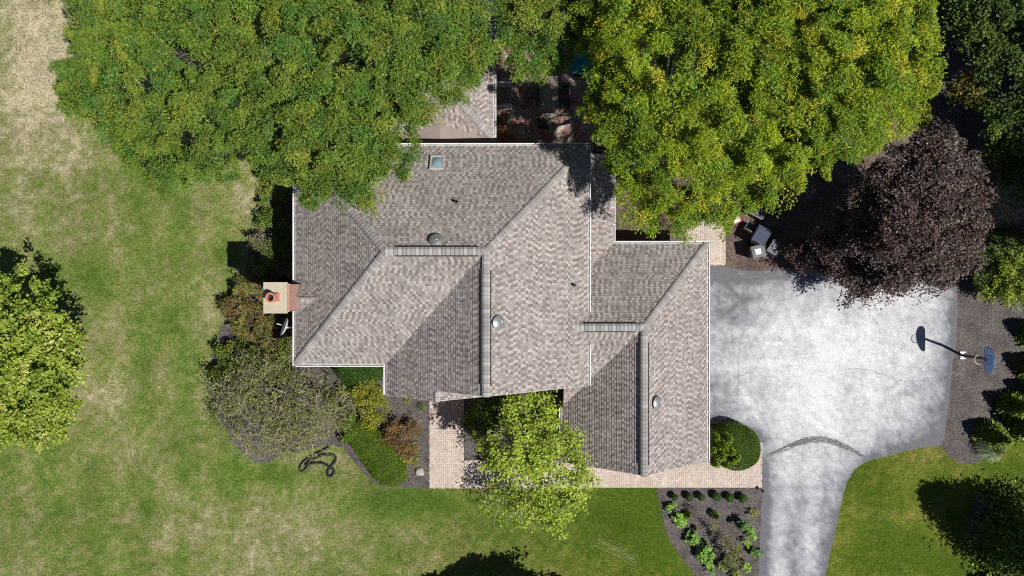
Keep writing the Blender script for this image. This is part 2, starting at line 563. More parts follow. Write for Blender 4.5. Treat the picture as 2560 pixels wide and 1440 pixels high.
# mulch beds
sheet('mulch_bed', PX((700, 690), (590, 740), (548, 830), (530, 900), (515, 960), (545, 1040), (580, 1100), (610, 1140), (640, 1157), (670, 1156), (700, 1140), (755, 1128), (800, 1116), (832, 1112), (858, 1120),
                      (892, 1163), (930, 1205), (965, 1216), (1000, 1219), (1072, 1221), (1076, 985), (1000, 840), (800, 800), (760, 700)), 0.012, M['mulch'], 0.035, 3)
sheet('mulch_bed', PX((655, 430), (690, 430), (760, 430), (760, 720), (640, 720), (610, 690), (630, 600), (655, 520)), 0.012, M['brown_mulch'], 0.04, 4)
sheet('mulch_bed', PX((1640, 1217), (1645, 1240), (1655, 1290), (1668, 1340), (1700, 1390), (1745, 1445), (1790, 1520), (1895, 1520), (1899, 1440), (1901, 1340), (1906, 1217)), 0.012, M['mulch'], 0.03, 5)
sheet('mulch_bed', PX((1815, 560), (1815, 672), (1870, 680), (1920, 676), (1970, 674), (2060, 680), (2300, 660), (2300, 250), (2000, 300), (1850, 440), (1700, 440), (1600, 340), (1480, 340), (1480, 640), (1765, 640), (1775, 560)), 0.010, M['brown_mulch'], 0.04, 6)  # mulch by the bins; spread on over shaded lawn to deepen the shade
sheet('mulch_bed', PX((2370, 700), (2380, 730), (2378, 850), (2366, 930), (2360, 1000), (2350, 1080), (2350, 1116), (2370, 1140), (2400, 1158), (2440, 1160), (2480, 1135), (2520, 1090), (2620, 1050), (2900, 1000), (2900, 300), (2700, -200), (2380, -200), (2330, 300), (2250, 640)), 0.010, M['mulch'], 0.04, 7)
sheet('mulch_bed', smooth_poly(PX((2430, 1275), (2450, 1222), (2492, 1238), (2530, 1300), (2500, 1370), (2440, 1365), (2415, 1330)), 1), 0.010, M['brown_mulch'], 0.05, 8)
sheet('mulch_bed', PX((1155, 900), (1440, 900), (1440, 1160), (1155, 1160)), 0.012, M['mulch'], 0.01, 9)


# driveway
def edge_dist(x, y, poly):
    d = np.full(x.shape, 1e9)
    for (ax, ay), (bx_, by_) in zip(poly, list(poly[1:]) + [poly[0]]):
        ex, ey = bx_ - ax, by_ - ay
        t = np.clip(((x - ax) * ex + (y - ay) * ey) / max(ex * ex + ey * ey, 1e-9), 0, 1)
        d = np.minimum(d, np.hypot(x - ax - t * ex, y - ay - t * ey))
    return d


def drive_col(x, y):
    px, py = px_of(x, y)
    base = np.full(x.shape, 0.445)
    base += (fbm(x + 100, y + 100, 0.5, 21, 5) - 0.5) * 0.16 + (fbm(x + 100, y + 100, 2.4, 23, 3) - 0.5) * 0.12
    base += (fbm(x * 0.5 + 50, y * 2.2 + 50, 1.0, 22, 4) - 0.5) * 0.14 + (fbm(x * 2.6 + 50, y * 0.35 + 50, 1.0, 26, 3) - 0.5) * 0.12 * (py > 1080)
    ed = edge_dist(x, y, DRIVE)
    base -= 0.17 * np.exp(-ed / 0.55) * (0.5 + fbm(x + 20, y + 20, 0.8, 27, 3)) + 0.06 * np.exp(-ed / 2.2) - 0.03
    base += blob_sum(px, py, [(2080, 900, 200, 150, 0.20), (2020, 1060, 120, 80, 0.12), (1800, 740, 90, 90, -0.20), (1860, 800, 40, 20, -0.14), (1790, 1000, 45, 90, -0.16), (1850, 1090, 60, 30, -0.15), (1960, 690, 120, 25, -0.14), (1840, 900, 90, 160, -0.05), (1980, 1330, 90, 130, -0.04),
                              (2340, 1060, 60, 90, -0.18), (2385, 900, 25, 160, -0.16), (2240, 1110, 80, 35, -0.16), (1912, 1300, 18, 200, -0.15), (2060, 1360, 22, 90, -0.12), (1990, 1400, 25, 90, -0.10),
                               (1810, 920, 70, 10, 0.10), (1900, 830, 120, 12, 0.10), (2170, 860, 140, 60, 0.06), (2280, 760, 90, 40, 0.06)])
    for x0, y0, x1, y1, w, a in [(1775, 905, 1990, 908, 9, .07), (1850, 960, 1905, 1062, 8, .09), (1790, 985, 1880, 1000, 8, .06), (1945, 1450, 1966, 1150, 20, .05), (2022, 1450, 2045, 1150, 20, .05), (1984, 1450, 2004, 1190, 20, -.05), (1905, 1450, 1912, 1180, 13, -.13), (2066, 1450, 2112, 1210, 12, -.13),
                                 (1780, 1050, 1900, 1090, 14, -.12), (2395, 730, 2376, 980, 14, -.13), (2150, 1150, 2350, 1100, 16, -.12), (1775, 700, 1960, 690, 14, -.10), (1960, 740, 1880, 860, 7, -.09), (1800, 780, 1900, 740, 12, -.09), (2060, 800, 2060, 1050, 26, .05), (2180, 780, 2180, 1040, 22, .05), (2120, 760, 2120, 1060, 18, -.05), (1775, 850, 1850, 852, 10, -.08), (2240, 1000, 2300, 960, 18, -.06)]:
        ax, ay = x1 - x0, y1 - y0
        t = np.clip(((px - x0) * ax + (py - y0) * ay) / (ax * ax + ay * ay), 0, 1)
        d2 = (px - x0 - t * ax) ** 2 + (py - y0 - t * ay) ** 2
        base += a * np.exp(-d2 / (w * w)) * (0.5 + 1.0 * fbm(x + 40, y + 40, 1.2, 31, 3))
    base += (fbm(x + 100, y + 100, 5.0, 24, 2) - 0.5) * 0.28
    spots = fbm(x + 10, y + 10, 1.1, 25, 4)
    base -= np.clip(spots - 0.57, 0, 1) * 0.22
    base = np.clip(base, 0.16, 0.70)
    cool = np.clip((0.60 - base) / 0.25, 0, 1)
    return np.stack([base * (1 - 0.06 * cool), base * (1 - 0.035 * cool), base * (1.0 + 0.045 * cool)], -1)


DRIVE = PX((1722, 664), (1772, 664), (1815, 667), (1870, 677), (1900, 677), (1965, 673), (2040, 676), (2090, 640), (2330, 640), (2394, 724), (2393, 790), (2390, 860), (2380, 920), (2376, 970), (2372, 1010), (2366, 1060), (2360, 1095), (2352, 1113), (2310, 1118),
           (2270, 1126), (2230, 1138), (2190, 1146), (2160, 1156), (2135, 1176), (2118, 1202), (2108, 1235), (2098, 1280), (2085, 1340), (2072, 1400), (2062, 1445), (2045, 1540), (1893, 1540), (1897, 1440), (1900, 1340), (1906, 1217), (1903, 1110), (1890, 1085), (1850, 1060), (1722, 1060))
drive = sheet('driveway', DRIVE, 0.016, M['drive'], 0.02, 10, grid=0.14, colour=drive_col)


def ribbon(mb, pts, w, z, seed, jit=0.02, step=0.12):
    r = random.Random(seed)
    P = [Vector(p).to_2d() for p in pts]
    Q = []
    for a, b in zip(P[:-1], P[1:]):
        k = max(1, int((b - a).length / step))
        for j in range(k): Q.append(a.lerp(b, j / k) + Vector((r.uniform(-jit, jit), r.uniform(-jit, jit))))
    Q.append(P[-1])
    prev = None
    for i, p in enumerate(Q):
        d = (Q[min(i + 1, len(Q) - 1)] - Q[max(0, i - 1)]).normalized()
        n = Vector((-d.y, d.x)); ww = w * r.uniform(0.4, 1.3) / 2
        cur = ((p.x + n.x * ww, p.y + n.y * ww, z), (p.x - n.x * ww, p.y - n.y * ww, z))
        if prev: mb.face([prev[0], prev[1], cur[1], cur[0]])
        prev = cur


dry_streaks().build('dry_streak', M['straw'], bpy.data.objects['lawn'])
mb = MB()
for i, pts in enumerate([
    [(1935, 700), (1925, 735), (1905, 770), (1885, 805), (1860, 830), (1850, 850), (1846, 900), (1848, 950), (1843, 1000)],
    [(1843, 945), (1870, 930), (1885, 932)], [(1850, 690), (1900, 692), (1950, 688), (1985, 695)], [(1795, 845), (1850, 848)],
    [(2235, 960), (2220, 985), (2205, 1030)], [(2120, 920), (2175, 925), (2240, 950), (2290, 955), (2340, 940)], [(1905, 1130), (1935, 1138)],
    [(1800, 960), (1842, 944)], [(2150, 770), (2190, 800), (2200, 830)], [(2035, 1065), (2050, 1090), (2045, 1105)]]):
    ribbon(mb, PX(*pts), 0.030 if i in (0, 1, 5) else 0.018, 0.020, 40 + i, 0.05)
crk = mb.build('crack', M['crack'], drive)
mb = MB()
arc = [(1915, 1140), (1945, 1128), (1975, 1115), (2005, 1103), (2035, 1098), (2065, 1099), (2090, 1107), (2120, 1120), (2145, 1133), (2172, 1148)]
for i in range(9):
    o = (i - 4) * 1.9
    s0 = random.Random(i).randint(0, 2); s1 = random.Random(i + 50).randint(0, 2)
    ribbon(mb, PX(*[(x, y + o * (0.5 + 0.5 * math.sin(math.pi * k / 9))) for k, (x, y) in enumerate(arc)][s0:10 - s1]), 0.035 if i in (0, 1, 7, 8) else 0.06, 0.020 + 0.0003 * i, 70 + i, 0.02)
sk = mb.build('skid_mark', M['skid'], drive)


# herringbone pavers
def inside(poly, x, y):
    c = False; j = len(poly) - 1
    for i in range(len(poly)):
        if (poly[i][1] > y) != (poly[j][1] > y) and x < (poly[j][0] - poly[i][0]) * (y - poly[i][1]) / (poly[j][1] - poly[i][1]) + poly[i][0]: c = not c
        j = i
    return c


def pavers(name, polys, z, palette, joint, L=0.21, gap=0.017, soldier=None, mat=None):
    r = random.Random(8)
    W = L / 2
    mb = MB()
    for pi, poly in enumerate(polys):
        mb.face([(p[0], p[1], z) for p in poly], None, (0.5, 0.5, 0.5), 1)
    x0 = min(p[0] for P in polys for p in P) - 1; x1 = max(p[0] for P in polys for p in P) + 1
    y0 = min(p[1] for P in polys for p in P) - 1; y1 = max(p[1] for P in polys for p in P) + 1
    rects = []
    nx = int((x1 - x0) / W) + 2; ny = int((y1 - y0) / W) + 2
    for i in range(nx):
        for j in range(ny):
            k = (i - j) % 4
            if k == 0: rects.append((x0 + i * W, y0 + j * W, L, W))
            elif k == 3: rects.append((x0 + i * W, y0 + j * W, W, L))
    for (x, y, w, h) in rects:
        a, b, c, d = x + gap / 2, y + gap / 2, x + w - gap / 2, y + h - gap / 2
        if any(inside(P, (a + c) / 2, (b + d) / 2) for P in polys):
            # trim to the bounding rectangle of the polygon it lies in
            for P in polys:
                if inside(P, (a + c) / 2, (b + d) / 2):
                    a = max(a, min(p[0] for p in P)); c = min(c, max(p[0] for p in P)); b = max(b, min(p[1] for p in P)); d = min(d, max(p[1] for p in P))
                    break
            if c - a < 0.02 or d - b < 0.02: continue
            t = palette[r.randrange(len(palette))]; k = r.uniform(0.88, 1.1)
            zz = z + 0.005 + r.uniform(0, 0.003)
            mb.face([(a, b, zz), (c, b, zz), (c, d, zz), (a, d, zz)], None, tuple(x * k for x in t), 0)
    o = mb.build(name, [mat or M['paver'], joint])
    return tag(o, kind='structure')


A0, A1 = G(1073, 980), G(1160, 1221); B0, B1 = G(1160, 1150), G(1480, 1221); C0, C1 = G(1480, 1105), G(1905, 1219)
def rect(a, b): return [(a.x, b.y), (b.x, b.y), (b.x, a.y), (a.x, a.y)]
PAV = [(0.60, 0.51, 0.45), (0.64, 0.55, 0.48), (0.57, 0.475, 0.41), (0.61, 0.505, 0.44)]
pavers('paver_path', [rect(A0, A1), rect(B0, B1), rect(C0, C1)], 0.022, PAV, M['paver_joint'])
pavers('paver_path', [rect(G(1715, 520), G(1814, 664))], 0.022, PAV, M['paver_joint'])
PAT = [(0.34, 0.26, 0.21), (0.42, 0.34, 0.27), (0.42, 0.19, 0.15), (0.40, 0.17, 0.14), (0.38, 0.28, 0.23), (0.46, 0.37, 0.29)]
pavers('patio', [rect(G(1225, -60), G(1485, 430))], 0.018, PAT, M['shade_and_joint_grey'], L=0.44, gap=0.02, mat=M['patio'])

# ------------------------------------------------------------------ house
house = thing('house', 'large brick house with grey brown shingle hip roof and attached garage wing', 'house', (0, 0, 0))


def clip_v(poly, lo, hi):
    def half(P, keep, inter):
        out = []
        for i in range(len(P)):
            a, b = P[i], P[(i + 1) % len(P)]
            ka, kb = keep(a), keep(b)
            if ka: out.append(a)
            if ka != kb: out.append(inter(a, b))
        return out
    P = half(poly, lambda p: p[1] >= lo - 1e-9, lambda a, b: (a[0] + (b[0] - a[0]) * (lo - a[1]) / (b[1] - a[1]), lo))
    if len(P) < 3: return []
    return half(P, lambda p: p[1] <= hi + 1e-9, lambda a, b: (a[0] + (b[0] - a[0]) * (hi - a[1]) / (b[1] - a[1]), hi))


ROW = 0.143
_plane_no = [0]


def slope(mb, pts, butt=0.020, lift=0.0):
    """a roof slope laid in shingle courses, each with a real butt edge"""
    P = [Vector(p) for p in pts]
    n = Vector((0, 0, 0))
    for i in range(1, len(P) - 1): n += (P[i] - P[0]).cross(P[i + 1] - P[0])
    n.normalize()
    if n.z < 0: n = -n
    up = (Vector((0, 0, 1)) - n * n.z).normalized()
    u = up.cross(n)
    o = min(P, key=lambda p: p.dot(up))
    q = [((p - o).dot(u), (p - o).dot(up)) for p in P]
    _plane_no[0] += 1
    du, dv = _plane_no[0] * 13.7, ROW * 100 * _plane_no[0]
    vmax = max(b for a, b in q)
    k = 0
    while k * ROW < vmax:
        v0, v1 = k * ROW, min((k + 1) * ROW, vmax)
        c = clip_v(q, v0, v1)
        k += 1
        if len(c) < 3: continue
        w = []
        for a, b in c:
            w.append(o + u * a + up * b + n * (lift + butt * (1 - (b - v0) / ROW) + 0.003))
        mb.face(w, [(a + du, b + dv + 0.002) for a, b in c])
        lowp = sorted([p for p in c if abs(p[1] - v0) < 1e-6])
        if len(lowp) >= 2:
            a0, a1 = lowp[0][0], lowp[-1][0]
            t = [o + u * a + up * v0 + n * h for a, h in ((a0, lift - 0.02), (a1, lift - 0.02), (a1, lift + butt + 0.003), (a0, lift + butt + 0.003))]
            mb.face(t, [(a + du, v0 + dv + 0.002) for a in (a0, a1, a1, a0)])
    return n


def caps(mb, a, b, w=0.16, seed=0, n1=None, lift=0.035, drop=None):
    """overlapping ridge or hip shingles from a (upper end) to b; drop: sideways fall per metre"""
    r = random.Random(seed)
    a, b = Vector(a), Vector(b)
    d = (b - a); L = d.length; d.normalize()
    side = d.cross(Vector((0, 0, 1))).normalized()
    nrm = side.cross(d).normalized()
    if drop is None: drop = 0.62
    k = int(L / 0.185)
    for i in range(k):
        s0, s1 = i * L / k, (i + 1) * L / k + 0.03
        t = random.Random(seed * 991 + i).choice([(0.30, 0.285, 0.275), (0.36, 0.34, 0.33), (0.42, 0.40, 0.385), (0.33, 0.31, 0.30)])
        c0, c1 = a + d * s0 + nrm * (lift + 0.005), a + d * s1 + nrm * (lift + 0.030)
        pr = [(-w, -w * drop), (-w * 0.45, -w * drop * 0.33), (w * 0.45, -w * drop * 0.33), (w, -w * drop)]
        R0 = [c0 + side * x + nrm * z for x, z in pr]; R1 = [c1 + side * x + nrm * z for x, z in pr]
        for j in range(3):
            mb.face([R0[j], R1[j], R1[j + 1], R0[j + 1]], None, t)
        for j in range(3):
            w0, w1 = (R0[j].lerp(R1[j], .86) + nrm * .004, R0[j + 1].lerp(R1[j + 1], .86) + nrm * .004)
            mb.face([w0, R1[j] + nrm * .004, R1[j + 1] + nrm * .004, w1], None, tuple(x * 0.72 for x in t))  # darker strip along the lower edge: butt shadow put into the cap tint
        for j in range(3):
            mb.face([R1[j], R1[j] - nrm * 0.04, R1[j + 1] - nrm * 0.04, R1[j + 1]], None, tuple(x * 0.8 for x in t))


E, HR = 5.4, 9.2
Xl, Xr, Yt, Yb, Xg, Yg, Yp = -10.3, 3.6, 6.75, -3.6, -5.97, -4.65, -5.1
L_ = (-5.43, 1.578, HR); R_ = (-1.11, 1.578, HR); F_ = (-1.11, Yg, HR)
Xp = -3.37; Hp = E + (Xp - Xg) * (HR - E) / (-1.11 - Xg)
mb = MB()
n_back = slope(mb, [(Xl, Yt, E), (Xr, Yt, E), R_, L_])
n_left = slope(mb, [(Xl, Yb, E), (Xl, Yt, E), L_])
n_front = slope(mb, [(Xl, Yb, E), (Xg, Yb, E), R_, L_])
n_right = slope(mb, [(Xr, Yt, E), R_, F_, (Xr, Yg, E)])
slope(mb, [(Xg, Yb, E), (Xg, Yp, E), (Xp, Yp, Hp), (Xp, Yg, Hp), F_, R_])
slope(mb, [(Xp, Yp, Hp), (-0.9, Yp, Hp - 0.77 * (Xp + 0.9) * -1), (-0.9, -4.15, Hp + 0.77 * (Xp + 0.9)), (Xp, -4.15, Hp)])
main_roof = mb.build('roof', M['shingle'], house)

E2, HG = 2.75, 5.83
Ar, Ab, Ym, Al, Af, Am = 9.93, 2.24, -1.86, 2.55, -8.85, 6.24
mb = MB()
slope(mb, [(Ar, Ab, E2), (Am, Ym, HG), (3.0, Ym, HG), (3.0, 0.12, 4.342), (5.12, Ab, E2)])
slope(mb, [(5.12, Ab, E2), (5.12, 6.72, E2), (3.0, 6.72, 4.342), (3.0, 0.12, 4.342)])
slope(mb, [(2.6, Ym, HG), (Am, Ym, HG), (2.6, -6.0, 2.79)])
slope(mb, [(Al, -6.05, E2), (Al, Af, E2), (Am, Af, HG), (Am, Ym, HG)])
n_gr = slope(mb, [(Ar, Ab, E2), (Am, Ym, HG), (Am, Af, HG), (Ar, Af, E2)])
garage_roof = mb.build('roof', M['shingle'], house)

E3, HS = 2.75, 4.66
mb = MB()
slope(mb, [(-0.95, 7.6, E3), (-0.95, 14.6, E3), (-3.5, 14.6, HS), (-3.5, 10.15, HS)])
slope(mb, [(-6.05, 7.6, E3), (-6.05, 14.6, E3), (-3.5, 14.6, HS), (-3.5, 10.15, HS)])
slope(mb, [(-6.05, 7.6, E3), (-0.95, 7.6, E3), (-3.5, 10.15, HS)])
sun_roof = mb.build('roof', M['shingle'], house)
mb = MB()
apx, apb = (-3.6, 8.27, 3.30), (-3.6, 6.36, 3.30)
for xs, ys in (((-1.12, 7.56), (-1.12, 6.36)), ((-6.0, 7.56), (-6.0, 6.36))):
    a, b = (xs[0], xs[1], 2.80), (ys[0], ys[1], 2.80)
    mb.face([apx, apb, b, a] if xs[0] > -3 else [apx, a, b, apb])
    for k in (0.45,):
        p, q = Vector(apx).lerp(Vector(a), k), Vector(apb).lerp(Vector(b), k)
        d = Vector((0.012, 0, 0)); up = Vector((0, 0, 0.012))
        mb.face([p - d + up, q - d + up, q + d + up, p + d + up], None, None, 1)
mb.build('roof_saddle', [M['membrane'], M['lead']], sun_roof)

# ridge and hip caps
mb = MB()
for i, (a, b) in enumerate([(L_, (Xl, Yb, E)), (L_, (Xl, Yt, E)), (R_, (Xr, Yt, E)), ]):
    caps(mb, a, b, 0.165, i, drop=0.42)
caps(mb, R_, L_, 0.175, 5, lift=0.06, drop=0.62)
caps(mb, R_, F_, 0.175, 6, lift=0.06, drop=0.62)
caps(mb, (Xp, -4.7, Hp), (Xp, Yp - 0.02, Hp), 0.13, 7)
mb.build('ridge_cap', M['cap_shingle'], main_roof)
mb = MB()
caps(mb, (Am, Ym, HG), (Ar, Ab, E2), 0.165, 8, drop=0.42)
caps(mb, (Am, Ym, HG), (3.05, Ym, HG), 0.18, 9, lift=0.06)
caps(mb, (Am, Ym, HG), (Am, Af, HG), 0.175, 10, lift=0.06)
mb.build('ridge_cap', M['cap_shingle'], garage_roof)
mb = MB()
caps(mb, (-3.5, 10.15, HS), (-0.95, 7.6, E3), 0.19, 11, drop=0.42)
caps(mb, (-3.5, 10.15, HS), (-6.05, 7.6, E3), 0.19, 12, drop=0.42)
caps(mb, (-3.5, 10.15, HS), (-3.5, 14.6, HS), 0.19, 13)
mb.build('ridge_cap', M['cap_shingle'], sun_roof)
# black ridge vent strips under the caps
for rf, segs in ((main_roof, [((-1.45, 1.578, HR), (-5.0, 1.578, HR)), ((-1.11, 0.75, HR), (-1.11, -4.2, HR))]), (garage_roof, [((5.85, Ym, HG), (3.45, Ym, HG)), ((Am, -2.6, HG), (Am, -8.35, HG))])):
    mb = MB()
    for a, b in segs:
        a, b = Vector(a), Vector(b)
        d = (b - a).normalized(); s = d.cross(Vector((0, 0, 1)))
        for sg in (-1, 1):
            p0, p1 = a + s * sg * 0.16, b + s * sg * 0.16
            for zz in (0,):
                q = [p0 + Vector((0, 0, -0.15)), p1 + Vector((0, 0, -0.15)), p1 + s * sg * 0.062 + Vector((0, 0, -0.125)), p0 + s * sg * 0.062 + Vector((0, 0, -0.125))]
                w = [p + Vector((0, 0, 0.09)) for p in q]
                mb.face(w); mb.face([q[0], q[1], w[1], w[0]]); mb.face([q[2], q[3], w[3], w[2]]); mb.face([q[0], w[0], w[3], q[3]]); mb.face([q[1], q[2], w[2], w[1]])
    mb.build('ridge_vent', M['black'], rf)


# walls
def wall_prism(mb, pts, z0, z1):
    n = len(pts); s = 0.0
    for i in range(n):
        a, b = Vector(pts[i]), Vector(pts[(i + 1) % n])
        l = (b - a).length
        mb.face([(a.x, a.y, z0), (b.x, b.y, z0), (b.x, b.y, z1), (a.x, a.y, z1)], [(s, z0), (s + l, z0), (s + l, z1), (s, z1)])
        s += l
    mb.face([(p[0], p[1], z1) for p in pts], [(p[0], p[1]) for p in pts])


def gable_wall(mb, x0, x1, y, z0, xm, zm, th=0.25):
    for yy in (y, y + th):
        P = [(x0, yy, z0), (x1, yy, z0), (xm, yy, zm)]
        mb.face(P, [(p[0], p[2]) for p in P])


mb = MB()
wall_prism(mb, [(-9.9, -3.2), (-5.6, -3.2), (-5.6, -4.72), (-3.5, -4.72), (-3.5, -4.2), (3.2, -4.2), (3.2, 6.35), (-9.9, 6.35)], 0, 5.3)
gable_wall(mb, -5.55, 3.15, -4.18, 5.303, -1.11, 8.95)
wall_prism(mb, [(2.95, -8.4), (9.5, -8.4), (9.5, 1.82), (4.72, 1.82), (4.72, 6.3), (3.205, 6.3), (3.205, -5.6), (2.95, -5.6)], 0, 2.68)
gable_wall(mb, 3.0, 9.45, -8.38, 2.683, Am, 5.55)
wall_prism(mb, [(-5.7, 6.355), (-1.32, 6.355), (-1.32, 14.2), (-5.7, 14.2)], 0, 2.68)
mb.build('wall', M['brick'], house)
mb = MB()      # soffits close the eaves from below
mb.face([(Xl, Yb, E - 0.06), (Xl, Yt, E - 0.06), (Xr, Yt, E - 0.06), (Xr, Yg, E - 0.06), (Xg, Yg, E - 0.06), (Xg, Yb, E - 0.06)])
mb.face([(Al, Af, E2 - 0.05), (Al, -6.0, E2 - 0.05), (3.2, -6.0, E2 - 0.05), (3.2, 6.72, E2 - 0.05), (5.12, 6.72, E2 - 0.05), (5.12, Ab, E2 - 0.05), (Ar, Ab, E2 - 0.05), (Ar, Af, E2 - 0.05)])
mb.face([(-6.05, 7.6, E3 - 0.05), (-6.05, 14.6, E3 - 0.05), (-0.95, 14.6, E3 - 0.05), (-0.95, 7.6, E3 - 0.05)])
mb.build('soffit', M['white_trim'], house)


def fascia(mb, a, b, h=0.16, t=0.03, up=-0.02):
    a, b = Vector(a), Vector(b)
    d = (b - a).normalized(); s = d.cross(Vector((0, 0, 1))).normalized() * t / 2
    z = Vector((0, 0, up)); dn = Vector((0, 0, up - h))
    Q = [a - s, b - s, b + s, a + s]
    mb.face([q + z for q in Q]); mb.face([q + dn for q in Q][::-1])
    for i in range(4):
        mb.face([Q[i] + dn, Q[(i + 1) % 4] + dn, Q[(i + 1) % 4] + z, Q[i] + z])


mb = MB()
for a, b in [(F_, (Xr, Yg, E)), (F_, (Xg, Yg, E)), ((Xp, Yp, Hp), (Xg, Yp, E)), ((Xp, Yp, Hp), (-0.9, Yp, Hp - 1.9)), ((Am, Af, HG), (Ar, Af, E2)), ((Am, Af, HG), (Al, Af, E2)), ((3.0, 6.72, 4.34), (5.12, 6.72, E2)), ((2.6, -4.6, 3.8), (2.6, -6.0, 2.79))]:
    mb = MB()
    fascia(mb, a, b)
    mb.build('rake_board', M['white_trim'], house)


def gutter(a, b, out, hang=0.85, name='gutter'):
    a, b, out = Vector(a), Vector(b), Vector(out)
    W, D, t = 0.15, 0.10, 0.014
    mb = MB()
    d = (b - a).normalized()
    # profile (offset outwards, height) of a thin K gutter, outer skin then inner skin
    prof = [(0.0, 0.0), (0.0, -D), (W * 0.7, -D), (W, -0.035), (W, 0.0), (W - 0.042, 0.0), (W - 0.042, -0.02), (W * 0.66, -D + t), (0.036, -D + t), (0.036, 0.0)]
    off = Vector((0, 0, 0.0))
    R0 = [a + out * x + Vector((0, 0, z)) + off for x, z in prof]; R1 = [b + out * x + Vector((0, 0, z)) + off for x, z in prof]
    n = len(prof)
    for i in range(n):
        j = (i + 1) % n
        mb.face([R0[i], R1[i], R1[j], R0[j]], None, None, 1 if i == 7 else 0)  # trough floor is greyer: the shade inside the gutter painted into its colour
    for R in (R0, R1):
        mb.face([R[0], R[1], R[2], R[3], R[4]])
    k = max(2, int((b - a).length / hang))
    for i in range(1, k):
        c = a.lerp(b, i / k) + out * (W / 2 - 0.008) + Vector((0, 0, -0.006))
        rz = math.atan2(d.y, d.x)
        mb.box(c, (0.034, W - 0.05, 0.01), rz)
    return mb.build(name, [M['white_metal'], M['shade_and_joint_grey']], house)


ge = 0.01
gutter((Xl, Yb - 0.12, E), (Xl, -1.10, E), (-1, 0, 0)); gutter((Xl, 0.24, E), (Xl, Yt + 0.12, E), (-1, 0, 0))
gutter((Xl, Yt, E), (Xr + 0.12, Yt, E), (0, 1, 0))
gutter((Xl, Yb, E), (Xg - 0.13, Yb, E), (0, -1, 0))
gutter((Xg, Yb, E), (Xg, Yp, E), (-1, 0, 0))
gutter((Xr, Yt, E), (Xr, -1.16, E), (1, 0, 0)); gutter((Xr, -2.72, E), (Xr, Yg, E), (1, 0, 0))
gutter((5.12, 6.72, E2), (5.12, Ab + 0.13, E2), (1, 0, 0))
gutter((5.12, Ab, E2), (Ar + 0.12, Ab, E2), (0, 1, 0))
gutter((Ar, Ab, E2), (Ar, Af, E2), (1, 0, 0))
gutter((Al, -6.1, E2), (Al, Af, E2), (-1, 0, 0))
gutter((-0.95, 7.5, E3), (-0.95, 14.6, E3), (1, 0, 0)); gutter((-6.05, 7.5, E3), (-6.05, 14.6, E3), (-1, 0, 0))
# downspouts
def downspout(pts, r=0.042):
    m_ = MB(); m_.tube(pts, r, 4); return m_.build('downspout', M['white_metal'], house)
downspout([(Xl - 0.06, -3.4, E - 0.1), (-9.98, -3.3, 4.9), (-9.96, -3.3, 0.2)], 0.05)
# white satellite dish on an arm from the wall, just below the eave and beside the chimney
dc = Vector((-11.02, -1.88, 4.75)); dn = Vector((-0.86, 0.34, 0.38)).normalized()
mb = MB()
mb.lathe([(0.0, -0.09), (0.2, -0.065), (0.36, -0.015), (0.44, 0.03), (0.455, 0.025), (0.37, -0.04), (0.2, -0.09), (0.0, -0.115)], 24, dc, dn.to_track_quat('Z', 'Y').to_matrix())
dish = mb.build('satellite_dish', M['white_metal'], house, smooth=True)
mb = MB()
mb.tube([dc - dn * 0.1, dc - dn * 0.3 + Vector((0, .05, -.05)), (-9.92, -1.75, 4.5)], 0.04, 6)
mb.tube([dc + Vector((0, 0, -.40)), dc + dn * 0.45 + Vector((0, 0, -.2))], 0.022, 5)
mb.build('dish_arm', M['white_metal'], dish)
downspout([(-0.89, 7.52, E3 - 0.08), (-1.25, 7.46, 2.5), (-1.25, 7.46, 0.2)])
downspout([(Ar + 0.06, -8.6, E2 - 0.1), (9.56, -8.35, 2.4), (9.56, -8.35, 0.15)])
downspout([(Xg - 0.06, -4.9, E - 0.1), (-5.66, -4.7, 5.0), (-5.66, -4.7, 0.1)])

# openings in the walls
for i in range(3):
    y = -6.9 + i * 3.0
    g = MB(); g.box((9.52, y, 1.1), (0.06, 2.45, 2.2)); g = g.build('garage_door', M['white_trim'], house)
    p = MB()
    for k in range(1, 4): p.box((9.555, y, k * 0.55), (0.02, 2.4, 0.03))
    p.build('door_rail', M['shade_and_joint_grey'], g)
for (c, d) in [((-8.4, -3.21, 1.6), (1.4, 0.06, 1.4)), ((-8.4, -3.21, 4.1), (1.4, 0.06, 1.3)), ((-9.91, -2.7, 4.0), (0.06, 0.9, 1.3)), ((-9.91, 3.6, 4.0), (0.06, 1.3, 1.3)), ((-9.91, 3.6, 1.6), (0.06, 1.6, 1.4)), ((1.2, -4.21, 4.1), (1.4, 0.06, 1.4)), ((0.5, 6.36, 4.0), (1.4, 0.06, 1.2)), ((6.2, -8.41, 1.5), (1.6, 0.06, 1.3)), ((-1.31, 9.3, 1.4), (0.06, 0.9, 2.0))]:
    w = MB(); w.box(c, d); w = w.build('window', M['white_trim'], house)
    p = MB(); p.box(c, tuple(x - 0.18 if x > 0.1 else x + 0.02 for x in d)); p.build('pane', M['window_glass'], w)

